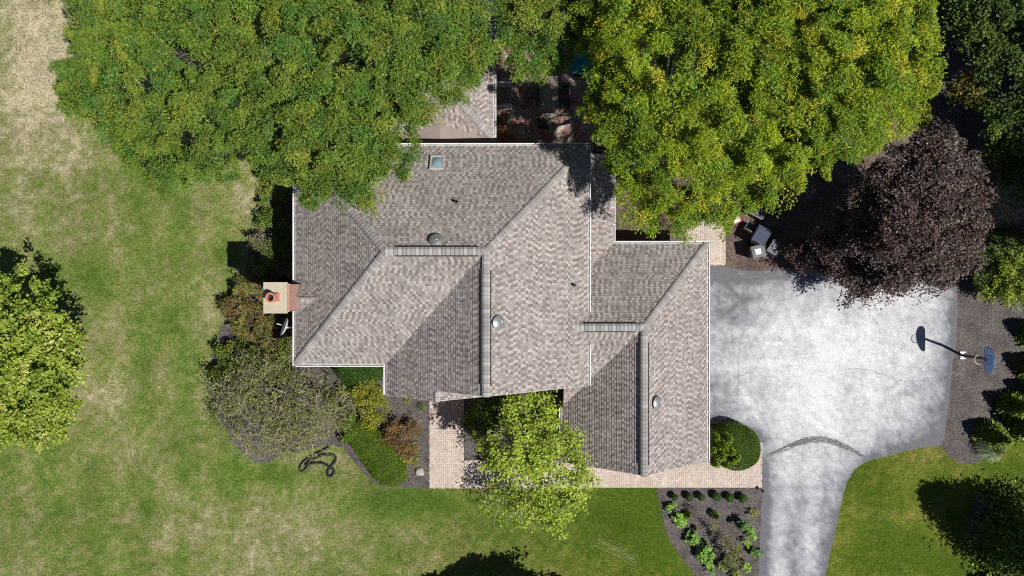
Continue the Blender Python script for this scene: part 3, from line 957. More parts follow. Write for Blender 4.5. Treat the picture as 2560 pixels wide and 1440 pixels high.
# chimney
cx0, cx1, cy0, cy1, ch = -10.99, -9.99, -1.10, 0.23, 8.0
chim = MB()
wall_prism(chim, [(cx0 + 0.06, cy0 + 0.06), (cx1 - 0.02, cy0 + 0.06), (cx1 - 0.02, cy1 - 0.06), (cx0 + 0.06, cy1 - 0.06)], 0, ch - 0.5)
for i, (gx, z0, z1) in enumerate(((0.03, ch - 0.5, ch - 0.30), (0.0, ch - 0.30, ch - 0.08))):
    wall_prism(chim, [(cx0 + 0.06 - gx, cy0 + 0.06 - gx), (cx1 - 0.02 + gx, cy0 + 0.06 - gx), (cx1 - 0.02 + gx, cy1 - 0.06 + gx), (cx0 + 0.06 - gx, cy1 - 0.06 + gx)], z0, z1)
chim = chim.build('chimney', M['brick'], house)
c = MB(); c.box(((cx0 + cx1) / 2, (cy0 + cy1) / 2, ch), (1.05, 1.38, 0.11)); c.build('chimney_cap', M['concrete_cap'], chim)
fx, fy = -10.55, -0.42
f = MB()
f.box((fx + 0.05, fy + 0.0, ch + 0.12), (0.40, 0.36, 0.16))
f.lathe([(0.21, 0.15), (0.205, 0.50), (0.23, 0.52), (0.23, 0.58), (0.155, 0.58), (0.15, 0.20)], 8, (fx, fy, ch + 0.03))
f.build('chimney_pot', M['terracotta'], chim)
f = MB(); f.lathe([(0.0, 0.32), (0.152, 0.32)], 12, (fx, fy, ch + 0.05)); f.build('flue_opening', M['black'], chim)
# cricket behind the chimney
kz = lambda x: E + (x - Xl) * (HR - E) / (L_[0] - Xl)
ck = MB()
ax, bx, ym = cx1 - 0.02, cx1 + 0.92, -0.42
slope(ck, [(ax, cy1 - 0.04, kz(ax) + 0.03), (bx, ym, kz(bx) + 0.03), (ax, ym, kz(bx) + 0.0)], lift=0.02)
slope(ck, [(ax, cy0 + 0.02, kz(ax) + 0.03), (bx, ym, kz(bx) + 0.03), (ax, ym, kz(bx) + 0.0)], lift=0.02)
ck = ck.build('chimney_saddle', M['shingle'], main_roof)
fl = MB()
for y0, y1 in ((cy0 - 0.02, ym), (cy1 + 0.02, ym)):
    z0, z1 = kz(ax) + 0.06, kz(bx) + 0.07
    fl.face([(ax + 0.004, y0, z0), (ax + 0.10, y0, z0 + 0.01), (ax + 0.10, y1, z1 - 0.02), (ax + 0.004, y1, z1)])
fl.build('flashing', M['lead'], chim)


# things on the roof: skylights, vents, pipes
def on_plane(px, py, p0, n):
    d = Vector(((px - 1280) / S, (720 - py) / S, -H)); c = Vector((0, 0, H))
    t = (Vector(p0) - c).dot(n) / d.dot(n)
    return c + d * t


def frame_of(n):
    up = (Vector((0, 0, 1)) - n * n.z).normalized()
    u = up.cross(n)
    return Matrix((u, up, n)).transposed()


def skylight(px, py):
    p = on_plane(px, py, L_, n_back); R = frame_of(n_back)
    def T(x, y, z): return p + R @ Vector((x, y, z))
    w, h, z1, t = 0.66, 0.84, 0.13, 0.07
    mb = MB()
    for (x0, x1, y0, y1) in ((-w / 2, w / 2, -h / 2, -h / 2 + t), (-w / 2, w / 2, h / 2 - t, h / 2), (-w / 2, -w / 2 + t, -h / 2 + t, h / 2 - t), (w / 2 - t, w / 2, -h / 2 + t, h / 2 - t)):
        P = [T(x, y, z) for z in (0, z1) for x, y in ((x0, y0), (x1, y0), (x1, y1), (x0, y1))]
        for q in ((4, 5, 6, 7), (0, 1, 5, 4), (1, 2, 6, 5), (2, 3, 7, 6), (3, 0, 4, 7)): mb.face([P[i] for i in q])
    sk = mb.build('skylight', M['skylight_frame'], house)
    g = MB(); n = 6
    a, b = w / 2 - t, h / 2 - t
    def zz(x, y): return 0.10 + 0.10 * (1 - (x / a) ** 2) * (1 - (y / b) ** 2)
    for i in range(n):
        for j in range(n):
            X = [-a + 2 * a * k / n for k in (i, i + 1)]; Y = [-b + 2 * b * k / n for k in (j, j + 1)]
            g.face([T(x, y, zz(x, y)) for x, y in ((X[0], Y[0]), (X[1], Y[0]), (X[1], Y[1]), (X[0], Y[1]))])
    g.build('pane', M['glass_sky'], sk, smooth=True)


skylight(1093, 409); skylight(925, 401)


def round_vent(px, py, p0, n):
    p = on_plane(px, py, p0, n); R = frame_of(n)
    mb = MB()
    mb.lathe([(0.24, 0.02), (0.20, 0.05), (0.18, 0.09), (0.30, 0.10), (0.325, 0.12), (0.31, 0.15), (0.22, 0.20), (0.145, 0.222), (0.13, 0.214), (0.10, 0.214), (0.085, 0.228), (0.0, 0.235)], 28, p, R)
    mb.build('roof_vent', M['vent_metal'], house, smooth=True)


round_vent(1091, 603, L_, n_back); round_vent(1242, 806, R_, n_right); round_vent(1639, 1006, (Am, Ym, HG), n_gr)


def pipe_vent(px, py, p0, n):
    p = on_plane(px, py, p0, n); R = frame_of(n)
    mb = MB()
    mb.lathe([(0.055, -0.05), (0.055, 0.36), (0.04, 0.36), (0.04, 0.1), (0, 0.1)], 12, p)
    o = mb.build('vent_pipe', M['dark_rubber'], house)
    f = MB()
    q = [p + R @ Vector(v) for v in ((-0.15, -0.2, 0.028), (0.15, -0.2, 0.028), (0.15, 0.2, 0.02), (-0.15, 0.2, 0.02))]
    f.face(q)
    f.lathe([(0.11, 0.0), (0.06, 0.12)], 12, p, None)
    f.build('flashing', M['lead'], o)


pipe_vent(1143, 506, L_, n_back); pipe_vent(1435, 713, R_, n_right)

# steps with two white railings at the sunroom door
st = thing('garden_steps', 'short flight of grey steps between two white railings by the sunroom', 'steps', (-0.9, 10.2, 0))
for i in range(3):
    m_ = MB(); m_.box((0.28 + i * 0.36, 0, (3 - i) * 0.09), (0.36, 1.0, (3 - i) * 0.18)); m_.build('tread', M['stone_slab'], st)
for sy in (-0.62, 0.62):
    m_ = MB()
    m_.box((0.36, sy, 1.38), (1.0, 0.13, 0.05)); m_.box((0.36, sy, 0.62), (0.96, 0.05, 0.05))
    for k in range(7): m_.box((-0.1 + k * 0.15, sy, 1.0), (0.035, 0.035, 0.75))
    m_.box((0.84, sy, 0.68), (0.09, 0.09, 1.36))
    m_.build('railing', M['white_metal'], st)

# ------------------------------------------------------------------ foliage
def unit(a):
    return a / np.maximum(np.linalg.norm(a, axis=-1, keepdims=True), 1e-9)


def leaf_mesh(name, P, A, Nn, L, W, tint, mat, parent=None, fold=0.18):
    """one pointed, slightly folded four-sided leaf per row"""
    n = len(P)
    A = unit(A); B = unit(np.cross(Nn, A)); Nn = np.cross(A, B)
    L = np.broadcast_to(L, (n,))[:, None]; W = np.broadcast_to(W, (n,))[:, None]
    co = np.stack([P - A * L / 2, P + B * W / 2 + Nn * W * fold + A * L * 0.05, P + A * L / 2, P - B * W / 2 + Nn * W * fold + A * L * 0.05], 1).reshape(-1, 3)
    q = np.arange(4 * n).reshape(n, 4)
    return quad_mesh(name, co, q, np.repeat(tint, 4, 0), mat, parent)


def pal(r, palette, n, jit=0.15):
    w = np.array([p[1] for p in palette], float); w /= w.sum()
    c = np.array([p[0] for p in palette])
    return c[r.choice(len(palette), n, p=w)] * np.exp(r.normal(0, jit, (n, 1)))


def clump_leaves(r, C, per, rc, flat, droop, palette, clump_jit, leaf_jit, L, W, updot=0.5, spot=None, stretch=0.9):
    """leaves scattered round the clump centres C"""
    n = len(C) * per
    ci = np.repeat(np.arange(len(C)), per)
    o = r.normal(0, 1, (n, 3)); o = unit(o) * (r.random((n, 1)) ** 0.55)
    rcs = np.exp(r.normal(0, 0.25, len(C)))[ci][:, None] * rc
    off = o * rcs * np.array((1, 1, flat))
    ang = r.random(len(C)) * 6.283
    dv = np.stack([np.cos(ang), np.sin(ang), np.zeros(len(C))], 1)[ci]
    off += dv * (off * dv).sum(1, keepdims=True) * stretch
    rho = np.linalg.norm(off[:, :2], axis=1)
    off[:, 2] -= droop * rho ** 2
    P = C[ci] + off
    A = unit(o * np.array((1, 1, 0.2)) + r.normal(0, 0.7, (n, 3)) * np.array((1, 1, 0.5)) + np.array((0, 0, -0.25 * (droop > 0))))
    Nn = unit(np.array((0, 0, updot * 2)) + r.normal(0, 0.55, (n, 3)))
    base = pal(r, palette, len(C), clump_jit)[ci]
    leaf = pal(r, palette, n, leaf_jit)
    T = base * 0.6 + leaf * 0.4
    if spot is not None:
        k = r.random(n) < spot[1]
        T[k] = np.array(spot[0]) * np.exp(r.normal(0, 0.2, (k.sum(), 1)))
    l = L * np.exp(r.normal(0, 0.25, n)); w = W * np.exp(r.normal(0, 0.25, n))
    return P, A, Nn, l, w, T


def clump_centres(r, blobs, dens, rmin=0.35, zlow=-0.35, outl=0.14):
    out = []
    for (x, y, z, rx, ry, rz, *f) in blobs:
        k = max(3, int(dens * rx * ry * 3.14 * (f[0] if f else 1)))
        d = unit(r.normal(0, 1, (k * 3, 3))); d = d[d[:, 2] > zlow][:k]
        rad = rmin + (1 - rmin) * r.random((len(d), 1)) ** 0.5
        rad *= np.where(r.random((len(d), 1)) < outl, r.uniform(1.0, 1.28, (len(d), 1)), 1.0)
        out.append(np.array((x, y, z)) + d * rad * np.array((rx, ry, rz)))
    return np.concatenate(out)


def PB(*rows):
    """crown lobes given as (px, py, height, radius in px[, vertical radius])"""
    out = []
    for row in rows:
        px, py, h, rp = row[:4]
        p = G(px, py, h); rm = rp / S * (1 - h / H)
        out.append((p.x, p.y, h, rm, rm, row[4] if len(row) > 4 and row[4] else min(2.4, rm * 0.75)) + tuple(row[5:6]))
    return out


def limbs(mb, base, top_h, targets, r0, r, nsub=4, bend=0.4, n=6):
    """a trunk from base and limbs that reach the given points"""
    base = Vector(base)
    tx = float(np.mean([t[0] for t in targets])); ty = float(np.mean([t[1] for t in targets]))
    top = Vector((base.x * 0.7 + tx * 0.3, base.y * 0.7 + ty * 0.3, top_h))
    tr = [base.lerp(top, k / 5) + Vector((r.normal(0, 0.06), r.normal(0, 0.06), 0)) * (k > 0) for k in range(6)]
    mb.tube([base + Vector((0, 0, -0.05))] + tr[1:], [r0 * 1.35] + [r0 * (1 - 0.09 * k) for k in range(1, 6)], 8)
    ends = [tr[3], tr[5]]
    for t in targets:
        s = tr[int(r.integers(2, 6))]
        t = Vector(t)
        m1 = s.lerp(t, 0.35) + Vector((r.normal(0, bend * .5), r.normal(0, bend * .5), abs(r.normal(0, bend))))
        m2 = s.lerp(t, 0.72) + Vector((r.normal(0, bend * .5), r.normal(0, bend * .5), abs(r.normal(0, bend))))
        k = max(0.18, min(1, (t - s).length / 6))
        mb.tube([s, m1, m2, t], [r0 * 0.42 * k, r0 * 0.30 * k, r0 * 0.18 * k, r0 * 0.06 * k + 0.006], n, cap=False)
        ends += [s.lerp(m1, .5), m1, m1.lerp(m2, .5), m2, m2.lerp(t, .5), t]
    return np.array([tuple(p) for p in ends])


def twigs(mb, C, per, r, ends, length=0.8, rad=0.014, up=0.3):
    for c in C:
        e = ends[np.argmin(((ends - c) ** 2).sum(1))]
        mid = (e + c) / 2 + r.normal(0, .06, 3)
        mb.tube([tuple(e), tuple(mid), tuple(c)], [rad * 1.5, rad * 1.2, rad], 3, cap=False)
        for _ in range(per):
            d = Vector((r.normal(), r.normal(), r.normal() * 0.5 + up)).normalized()
            p = Vector(c)
            l = length * r.uniform(0.4, 1.2)
            q = p + d * l * 0.5 + Vector((r.normal(), r.normal(), r.normal())) * 0.08
            mb.tube([p, q, q + (d + Vector((r.normal(), r.normal(), r.normal() * .5)) * 0.5).normalized() * l * 0.5], [rad, rad * 0.7, rad * 0.35], 3, cap=False)


def tree(name, label, blobs, palette, seed, dens=4.4, per=300, rc=0.32, flat=0.6, droop=0.4, L=0.155, W=0.045, r0=0.22, top_h=None, base=None, bark='bark', mat='leaf',
         cj=0.20, lj=0.26, spot=None, group=None, ntw=0, tw=(0.8, 0.014), nl=16, updot=0.36, cat='tree', rmin=0.35, zlow=-0.35, outl=0.14):
    r = np.random.default_rng(seed)
    C = clump_centres(r, blobs, dens, rmin, zlow, outl)
    if base is None:
        w = [b[3] * b[4] for b in blobs]
        base = (sum(b[0] * k for b, k in zip(blobs, w)) / sum(w), sum(b[1] * k for b, k in zip(blobs, w)) / sum(w), 0)
    zb = min(b[2] for b in blobs)
    t = thing(name, label, cat, base, 0, group)
    o = Vector(base)
    mb = MB()
    sel = C[r.choice(len(C), min(nl, len(C)), replace=False)]
    ends = limbs(mb, base, top_h if top_h is not None else zb * 0.55, sel, r0, r)
    if ntw: twigs(mb, C, ntw, r, ends, *tw)
    mb.v = [(a - o.x, b - o.y, c - o.z) for a, b, c in mb.v]
    mb.build('trunk' if r0 > 0.06 else 'stem', M[bark], t)
    P, A, Nn, l, w_, T = clump_leaves(r, C, per, rc, flat, droop, palette, cj, lj, L, W, updot, spot)
    keep = P[:, 2] > 0.03
    leaf_mesh('crown' if cat == 'tree' else 'foliage', (P - np.array(o))[keep], A[keep], Nn[keep], l[keep], w_[keep], T[keep], M[mat], t)
    return t


LOC = [((0.148, 0.248, 0.032), 4), ((0.202, 0.276, 0.034), 3), ((0.084, 0.195, 0.036), 3.5), ((0.29, 0.32, 0.044), 1.2)]
LOC_Y = [((0.215, 0.315, 0.016), 4), ((0.315, 0.395, 0.020), 3), ((0.115, 0.225, 0.022), 3.5), ((0.50, 0.48, 0.04), 1.1)]
YEL = ((0.45, 0.34, 0.03), 0.012)

tree('locust_tree', 'large green locust tree over the dry lawn, farthest from the driveway', PB((330, 60, 9, 140), (215, 60, 8, 40), (240, 220, 8.5, 85), (190, 190, 8, 45), (330, 200, 10, 150), (470, 130, 10.5, 170), (480, 320, 9.5, 140), (370, 330, 8.5, 90), (400, 420, 8, 62), (520, 400, 8, 60), (330, -70, 9, 140), (500, -60, 10, 160)), LOC, bark='pale_bark', nl=26, seed=101, spot=YEL)
tree('locust_tree', 'large green locust tree overhanging the rear roof and its left skylight', PB((700, 100, 10.5, 170), (880, 130, 11, 170), (740, 290, 10, 140), (640, 330, 9, 70), (700, 420, 9, 48), (840, 360, 10, 110), (900, 450, 10, 55), (930, 340, 9.5, 85), (1040, 130, 10, 150), (1140, 110, 9.5, 95), (1020, 250, 9, 75), (1130, 190, 9, 60), (800, 450, 9.5, 45), (980, 400, 9.6, 50), (895, 490, 9.4, 30), (760, 490, 9.0, 22), (1025, 370, 9.4, 30), (700, -70, 10, 160), (1000, -60, 10, 180), (1180, -40, 9, 90)), LOC, bark='pale_bark', nl=26, seed=102, spot=YEL, base=tuple(G(760, 270)))
tree('locust_tree', 'green locust tree above the patio table and teal umbrella', PB((1330, 50, 8.5, 85), (1310, 140, 8, 55), (1400, 90, 8, 65), (1375, 165, 7.5, 42), (1470, 40, 8, 70), (1300, 10, 8, 60), (1400, -60, 8, 110)), LOC, bark='pale_bark', nl=26, seed=103, dens=4.2, per=260, spot=YEL, r0=0.16, base=tuple(G(1392, 100)))
tree('locust_tree', 'yellow green locust tree between the patio and the paver strip behind the garage', PB((1560, 60, 9.5, 130), (1530, 220, 9.5, 85), (1670, 170, 11, 170, 0, .6), (1640, 320, 10.5, 130, 0, .45), (1590, 300, 9.5, 90, 0, .5), (1610, 450, 9.5, 62), (1600, 545, 8, 48), (1720, 430, 10, 120, 0, .6), (1700, 530, 8.5, 65), (1785, 495, 9, 76), (1800, 330, 10.5, 130), (1560, -70, 9.5, 140), (1760, -40, 10.5, 150), (1570, 400, 9, 50)), LOC_Y, bark='pale_bark', nl=26, seed=104, dens=4.2, per=270, spot=((0.58, 0.48, 0.04), 0.012), base=tuple(G(1640, 330)))
tree('locust_tree', 'yellow green locust tree beside the purple maple, nearest the dark wooded corner', PB((1920, 100, 11, 160), (2080, 150, 11, 180), (2200, 150, 10, 130), (2270, 190, 9, 75), (2210, 270, 9, 90), (2080, 300, 10, 130), (1950, 300, 10.5, 140), (1900, 420, 9.5, 90), (1990, 400, 9.5, 70), (1895, 470, 9, 45), (2240, 50, 9.5, 95), (2130, -60, 10, 180), (1930, -60, 10, 160), (2310, 100, 8.5, 38)), LOC_Y, bark='pale_bark', nl=26, seed=105, dens=4.4, spot=((0.58, 0.48, 0.04), 0.02), base=tuple(G(1990, 260)))

PUR = [((0.100, 0.068, 0.062), 4), ((0.165, 0.122, 0.112), 2), ((0.058, 0.041, 0.038), 3), ((0.118, 0.060, 0.054), 1.5)]
tree('purple_maple_tree', 'dark purple maple tree hanging over the upper edge of the driveway', PB((2330, 430, 6.51, 91), (2250, 450, 6.14, 73), (2270, 550, 6.51, 100), (2360, 550, 6.7, 86), (2210, 600, 5.21, 73), (2290, 640, 5.58, 76), (2380, 630, 5.21, 57), (2405, 480, 5.95, 54), (2150, 680, 3.35, 45), (2145, 718, 2.79, 28), (2070, 640, 2.23, 43), (2015, 625, 1.77, 31), (2115, 610, 3.35, 60), (2230, 680, 4.09, 47), (2340, 680, 4.46, 42), (2180, 530, 5.21, 52)),
     PUR, 106, outl=0.05, dens=7, per=300, rc=0.42, flat=0.7, droop=0.3, L=0.11, W=0.085, mat='purple_leaf', r0=0.2, bark='dark_bark', cj=0.2, lj=0.3, base=tuple(G(2170, 560)))
MAP = [((0.292, 0.378, 0.045), 4), ((0.410, 0.475, 0.076), 3), ((0.173, 0.281, 0.032), 3), ((0.562, 0.562, 0.162), 1)]
tree('maple_tree', 'bright yellow green maple tree at the edge of the lawn', PB((40, 760, 4.6, 75, 1.6), (100, 830, 4.8, 85, 1.6), (20, 880, 5.6, 120, 1.7), (110, 930, 5.2, 92, 1.7), (140, 860, 4.4, 55), (60, 1000, 5, 110, 1.7), (110, 1040, 4.4, 72), (30, 1070, 4.2, 50), (-70, 900, 5.5, 140, 2.0), (-60, 1040, 4.5, 80), (150, 980, 4.2, 40), (165, 905, 4.2, 46), (155, 845, 4.2, 46), (-50, 760, 4.5, 80)),
     MAP, 107, dens=5.2, per=78, rc=0.28, flat=0.75, droop=0.25, L=0.15, W=0.12, r0=0.14, cj=0.12, lj=0.2, rmin=0.55, base=tuple(G(60, 910)))
BIR = [((0.350, 0.466, 0.048), 4), ((0.265, 0.382, 0.037), 3), ((0.477, 0.562, 0.095), 2)]
tree('crabapple_tree', 'light green small tree in the courtyard, spreading over the paver path to the lawn', PB((1330, 1020, 5.5, 60), (1280, 1040, 5, 42), (1300, 1110, 5.6, 75), (1365, 1095, 5.6, 62), (1240, 1140, 4.6, 38), (1300, 1160, 5.2, 70), (1400, 1160, 5, 72), (1420, 1115, 4.6, 34), (1380, 1230, 4.6, 72), (1340, 1280, 4, 36), (1390, 1290, 4, 35), (1430, 1210, 4.2, 46), (1460, 1185, 4, 26), (1365, 1000, 5, 20)),
     BIR, 108, outl=.18, dens=4.6, per=62, rc=0.36, flat=0.6, droop=0.2, L=0.14, W=0.095, r0=0.1, bark='bark', ntw=1, cj=0.15, lj=0.2, base=tuple(G(1340, 1100)))
tree('crabapple_tree', 'thin twiggy branches with sparse leaves along the lawn edge of the paver path', PB((1270, 1250, 2.2, 55, 0.6), (1220, 1245, 1.8, 25, .5), (1300, 1280, 1.8, 30, .5)), BIR, 109, dens=5, per=40, rc=0.4, flat=0.6, L=0.12, W=0.07, r0=0.05, bark='pale_bark', ntw=3, tw=(0.8, 0.010), cat='shrub', base=tuple(G(1290, 1230)))
SPR = [((0.225, 0.265, 0.060), 3), ((0.33, 0.38, 0.085), 2), ((0.14, 0.165, 0.05), 2), ((0.22, 0.18, 0.10), 1.3)]
tree('weeping_tree', 'sparse grey twiggy tree with few small leaves over the mulch bed', PB((600, 960, 2.6, 75, .9), (690, 960, 3, 95, 1.0), (780, 1000, 2.8, 90, 1.0), (650, 1050, 2.8, 105, 1.0), (740, 1060, 2.8, 95, 1.0), (820, 1045, 2.4, 55, .8), (710, 1100, 2, 48, .8), (580, 1030, 2, 46, .7), (640, 920, 2.2, 45, .7)),
     SPR, 110, dens=4.2, per=34, rc=0.42, outl=0.05, flat=0.7, droop=0.3, L=0.12, W=0.055, r0=0.07, bark='twig', ntw=2, tw=(0.9, 0.011), nl=34, base=tuple(G(740, 985)), cj=0.2, lj=0.25)

# dim trees in the wooded corner and the tall ones beyond the picture that shade it
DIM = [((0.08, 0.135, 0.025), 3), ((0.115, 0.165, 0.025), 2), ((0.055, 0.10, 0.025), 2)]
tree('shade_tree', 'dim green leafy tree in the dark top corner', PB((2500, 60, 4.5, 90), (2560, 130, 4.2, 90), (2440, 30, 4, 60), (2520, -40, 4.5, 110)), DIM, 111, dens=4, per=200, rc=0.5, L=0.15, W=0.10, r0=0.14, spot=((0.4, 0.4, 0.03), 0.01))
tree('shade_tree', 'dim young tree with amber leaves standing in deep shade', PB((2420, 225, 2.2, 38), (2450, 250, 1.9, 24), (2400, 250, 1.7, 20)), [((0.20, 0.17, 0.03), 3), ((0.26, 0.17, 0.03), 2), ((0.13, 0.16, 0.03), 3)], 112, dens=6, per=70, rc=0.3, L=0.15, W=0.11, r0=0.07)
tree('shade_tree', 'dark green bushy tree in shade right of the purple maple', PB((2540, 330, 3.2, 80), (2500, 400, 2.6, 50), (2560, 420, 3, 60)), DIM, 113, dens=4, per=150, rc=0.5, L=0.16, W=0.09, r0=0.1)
for i, (x, y, h, rr, s) in enumerate(((31.5, 12.5, 9, 4.2, 1), (32.0, 4.5, 9, 4.0, 2), (30.5, 17.5, 10, 4.2, 3), (37, 8.5, 10, 4.2, 4))):
    tree('shade_tree', ['tall tree beyond the right edge, between its two tall neighbours', 'tall tree beyond the right edge, nearest the purple maple', 'tall tree beyond the top right corner', 'tall tree farthest beyond the right edge'][i], [(x, y, h, rr, rr, 2.6), (x + 1, y - 2.5, h - 1.5, rr * .7, rr * .7, 2), (x - .6, y + 2.2, h - 2, rr * .7, rr * .7, 2), (x, y, h - 3, rr * .8, rr * .8, 2.2)], DIM, 120 + s, dens=1.6, per=150, rc=0.9, L=0.32, W=0.24, r0=0.25)
tx = G(1262, 1490)
tree('shade_tree', 'leafy tree standing just below the picture, known by its shadow on the lawn', [(tx.x + 1.2, tx.y - 1.5, 4.0, 2.8, 2.5, 1.7), (tx.x - 0.8, tx.y - 1.8, 3.6, 2.3, 2.0, 1.5), (tx.x + 3.4, tx.y - 1.8, 3.4, 2.2, 1.9, 1.4), (tx.x + 1, tx.y - 3.4, 4.5, 2.8, 2.4, 1.8), (tx.x - 2.2, tx.y - 2.5, 2.8, 1.8, 1.6, 1.3), (tx.x + 4.6, tx.y - 2.6, 2.8, 1.5, 1.4, 1.2)], DIM, 130, dens=7, per=190, rc=0.4, L=0.2, W=0.15, r0=0.14)


# ---- shrubs
def shrub(label, blobs, palette, seed, **kw):
    d = dict(dens=11, per=90, rc=0.22, flat=0.8, droop=0.2, L=0.10, W=0.065, r0=0.03, nl=10, cat='shrub', ntw=0, top_h=0.3)
    d.update(kw)
    name = d.pop('name', 'shrub')
    return tree(name, label, blobs, palette, seed, **d)


HYD = [((0.190, 0.185, 0.040), 3), ((0.28, 0.29, 0.045), 2), ((0.22, 0.125, 0.065), 2.5), ((0.13, 0.16, 0.04), 2), ((0.31, 0.18, 0.10), 1)]
GRE = [((0.13, 0.21, 0.035), 3), ((0.22, 0.30, 0.045), 2), ((0.08, 0.14, 0.03), 2)]
shrub('reddish green leafy shrub below the chimney beside the lawn', PB((640, 740, 1.4, 55), (690, 790, 1.4, 45), (620, 800, 1.2, 50), (580, 770, 1.0, 30), (670, 850, 1.2, 50)), HYD, 201, ntw=1, tw=(0.5, 0.01))
shrub('green and russet leafy shrub nearest the front left roof corner', PB((700, 880, 1.2, 38), (640, 890, 1.1, 50), (690, 920, 1.0, 40), (735, 850, .9, 22)), HYD[:2] + GRE, 202, ntw=1, tw=(0.5, 0.01))
shrub('low yellow green shrub at the tip of the bed beside the lawn', PB((565, 880, .8, 30), (590, 915, .9, 36), (550, 940, .7, 24)), GRE + [((0.24, 0.22, 0.03), 2)], 203)
shrub('small pinkish shrub poking out of the house shadow near the chimney', PB((648, 608, 1.1, 22, .5), (665, 625, .9, 16, .4)), [((0.22, 0.16, 0.11), 2), ((0.17, 0.2, 0.06), 2), ((0.3, 0.27, 0.18), 1)], 204, ntw=2, tw=(0.5, 0.01))
shrub('thin leafy shrub in sun along the lawn edge of the house shadow', PB((668, 520, 1.0, 18, .5), (660, 550, 1.0, 18, .5), (668, 495, .9, 12, .4)), GRE, 205)
shrub('dark leafy hedge growing in the shadow of the house wall', PB((700, 480, 1.3, 35), (700, 550, 1.3, 35), (695, 620, 1.3, 35), (680, 670, 1.2, 40), (640, 670, 1.0, 25), (715, 590, 1.3, 25)), GRE, 206, per=60, ntw=1, tw=(0.6, 0.012), name='hedge_shrub')
YB = [((0.27, 0.28, 0.03), 3), ((0.36, 0.355, 0.035), 2), ((0.19, 0.235, 0.035), 2)]
shrub('golden green shrub beside the porch roof corner', PB((920, 985, .9, 34), (890, 980, .9, 22), (935, 1020, .9, 34), (925, 1045, .8, 24), (945, 1000, .8, 20)), YB, 207, L=0.09, W=0.05, per=80)
shrub('pale green sparse shrub between golden shrub and twiggy tree', PB((865, 1005, .7, 30, .4), (835, 995, .6, 22, .4)), SPR, 208, per=45, ntw=2, tw=(0.4, 0.008))
BAR = [((0.23, 0.135, 0.06), 3), ((0.33, 0.175, 0.085), 2), ((0.16, 0.11, 0.045), 2), ((0.28, 0.25, 0.04), 1.3)]
shrub('russet barberry shrub beside the pale rock', PB((1000, 1080, .8, 34), (1030, 1090, .8, 26), (980, 1080, .7, 24), (1020, 1120, .8, 26)), BAR, 209, L=0.08, W=0.05, per=80, ntw=1, tw=(0.35, 0.007))
shrub('yellow green tuft of shrub at the foot of the russet one', PB((1032, 1143, .5, 17, .35), (1012, 1138, .35, 10, .25)), YB, 210)
shrub('reddish leafy shrub between sunroom wall and patio', PB((1252, 320, .9, 18, .5), (1248, 298, .8, 10, .4), (1258, 340, .7, 14, .4)), [((0.35, 0.14, 0.08), 1.5), ((0.15, 0.17, 0.04), 3), ((0.25, 0.12, 0.07), 1)], 211, L=.07, W=.05)
shrub('dark leafy shrub filling the shaded courtyard corner', PB((1215, 1025, 1.4, 42), (1190, 1050, 1.2, 30), (1250, 1020, 1.5, 40), (1200, 1070, 1.0, 30)), GRE, 212, L=.09, W=.06)
BRI = [((0.27, 0.36, 0.04), 3), ((0.36, 0.43, 0.06), 2), ((0.16, 0.25, 0.03), 2)]
shrub('bright green feathery shrub at the right edge above the mulch', PB((2550, 690, 1.8, 50), (2505, 715, 1.3, 32), (2560, 630, 1.6, 38), (2470, 722, 1.0, 18), (2585, 720, 1.6, 46)), BRI, 213, L=.2, W=.06, per=110, dens=8, rc=.32)
shrub('dull green shrub tucked between purple maple and bright feathery shrub', PB((2480, 650, 1.2, 45), (2465, 690, 1.0, 30), (2510, 600, 1.2, 35)), DIM, 214, L=.14, W=.05)
shrub('bare grey twiggy bush right of the purple maple', PB((2510, 500, 1.6, 50, .9), (2550, 520, 1.6, 45, .9), (2480, 540, 1.2, 30, .6)), SPR, 215, per=16, ntw=9, tw=(0.8, 0.013), bark='pale_bark')
shrub('small yellow green weed at the mulch edge by the bins', PB((1968, 640, .35, 9, .2), (1962, 626, .3, 6, .2)), BRI, 216, rc=.12)


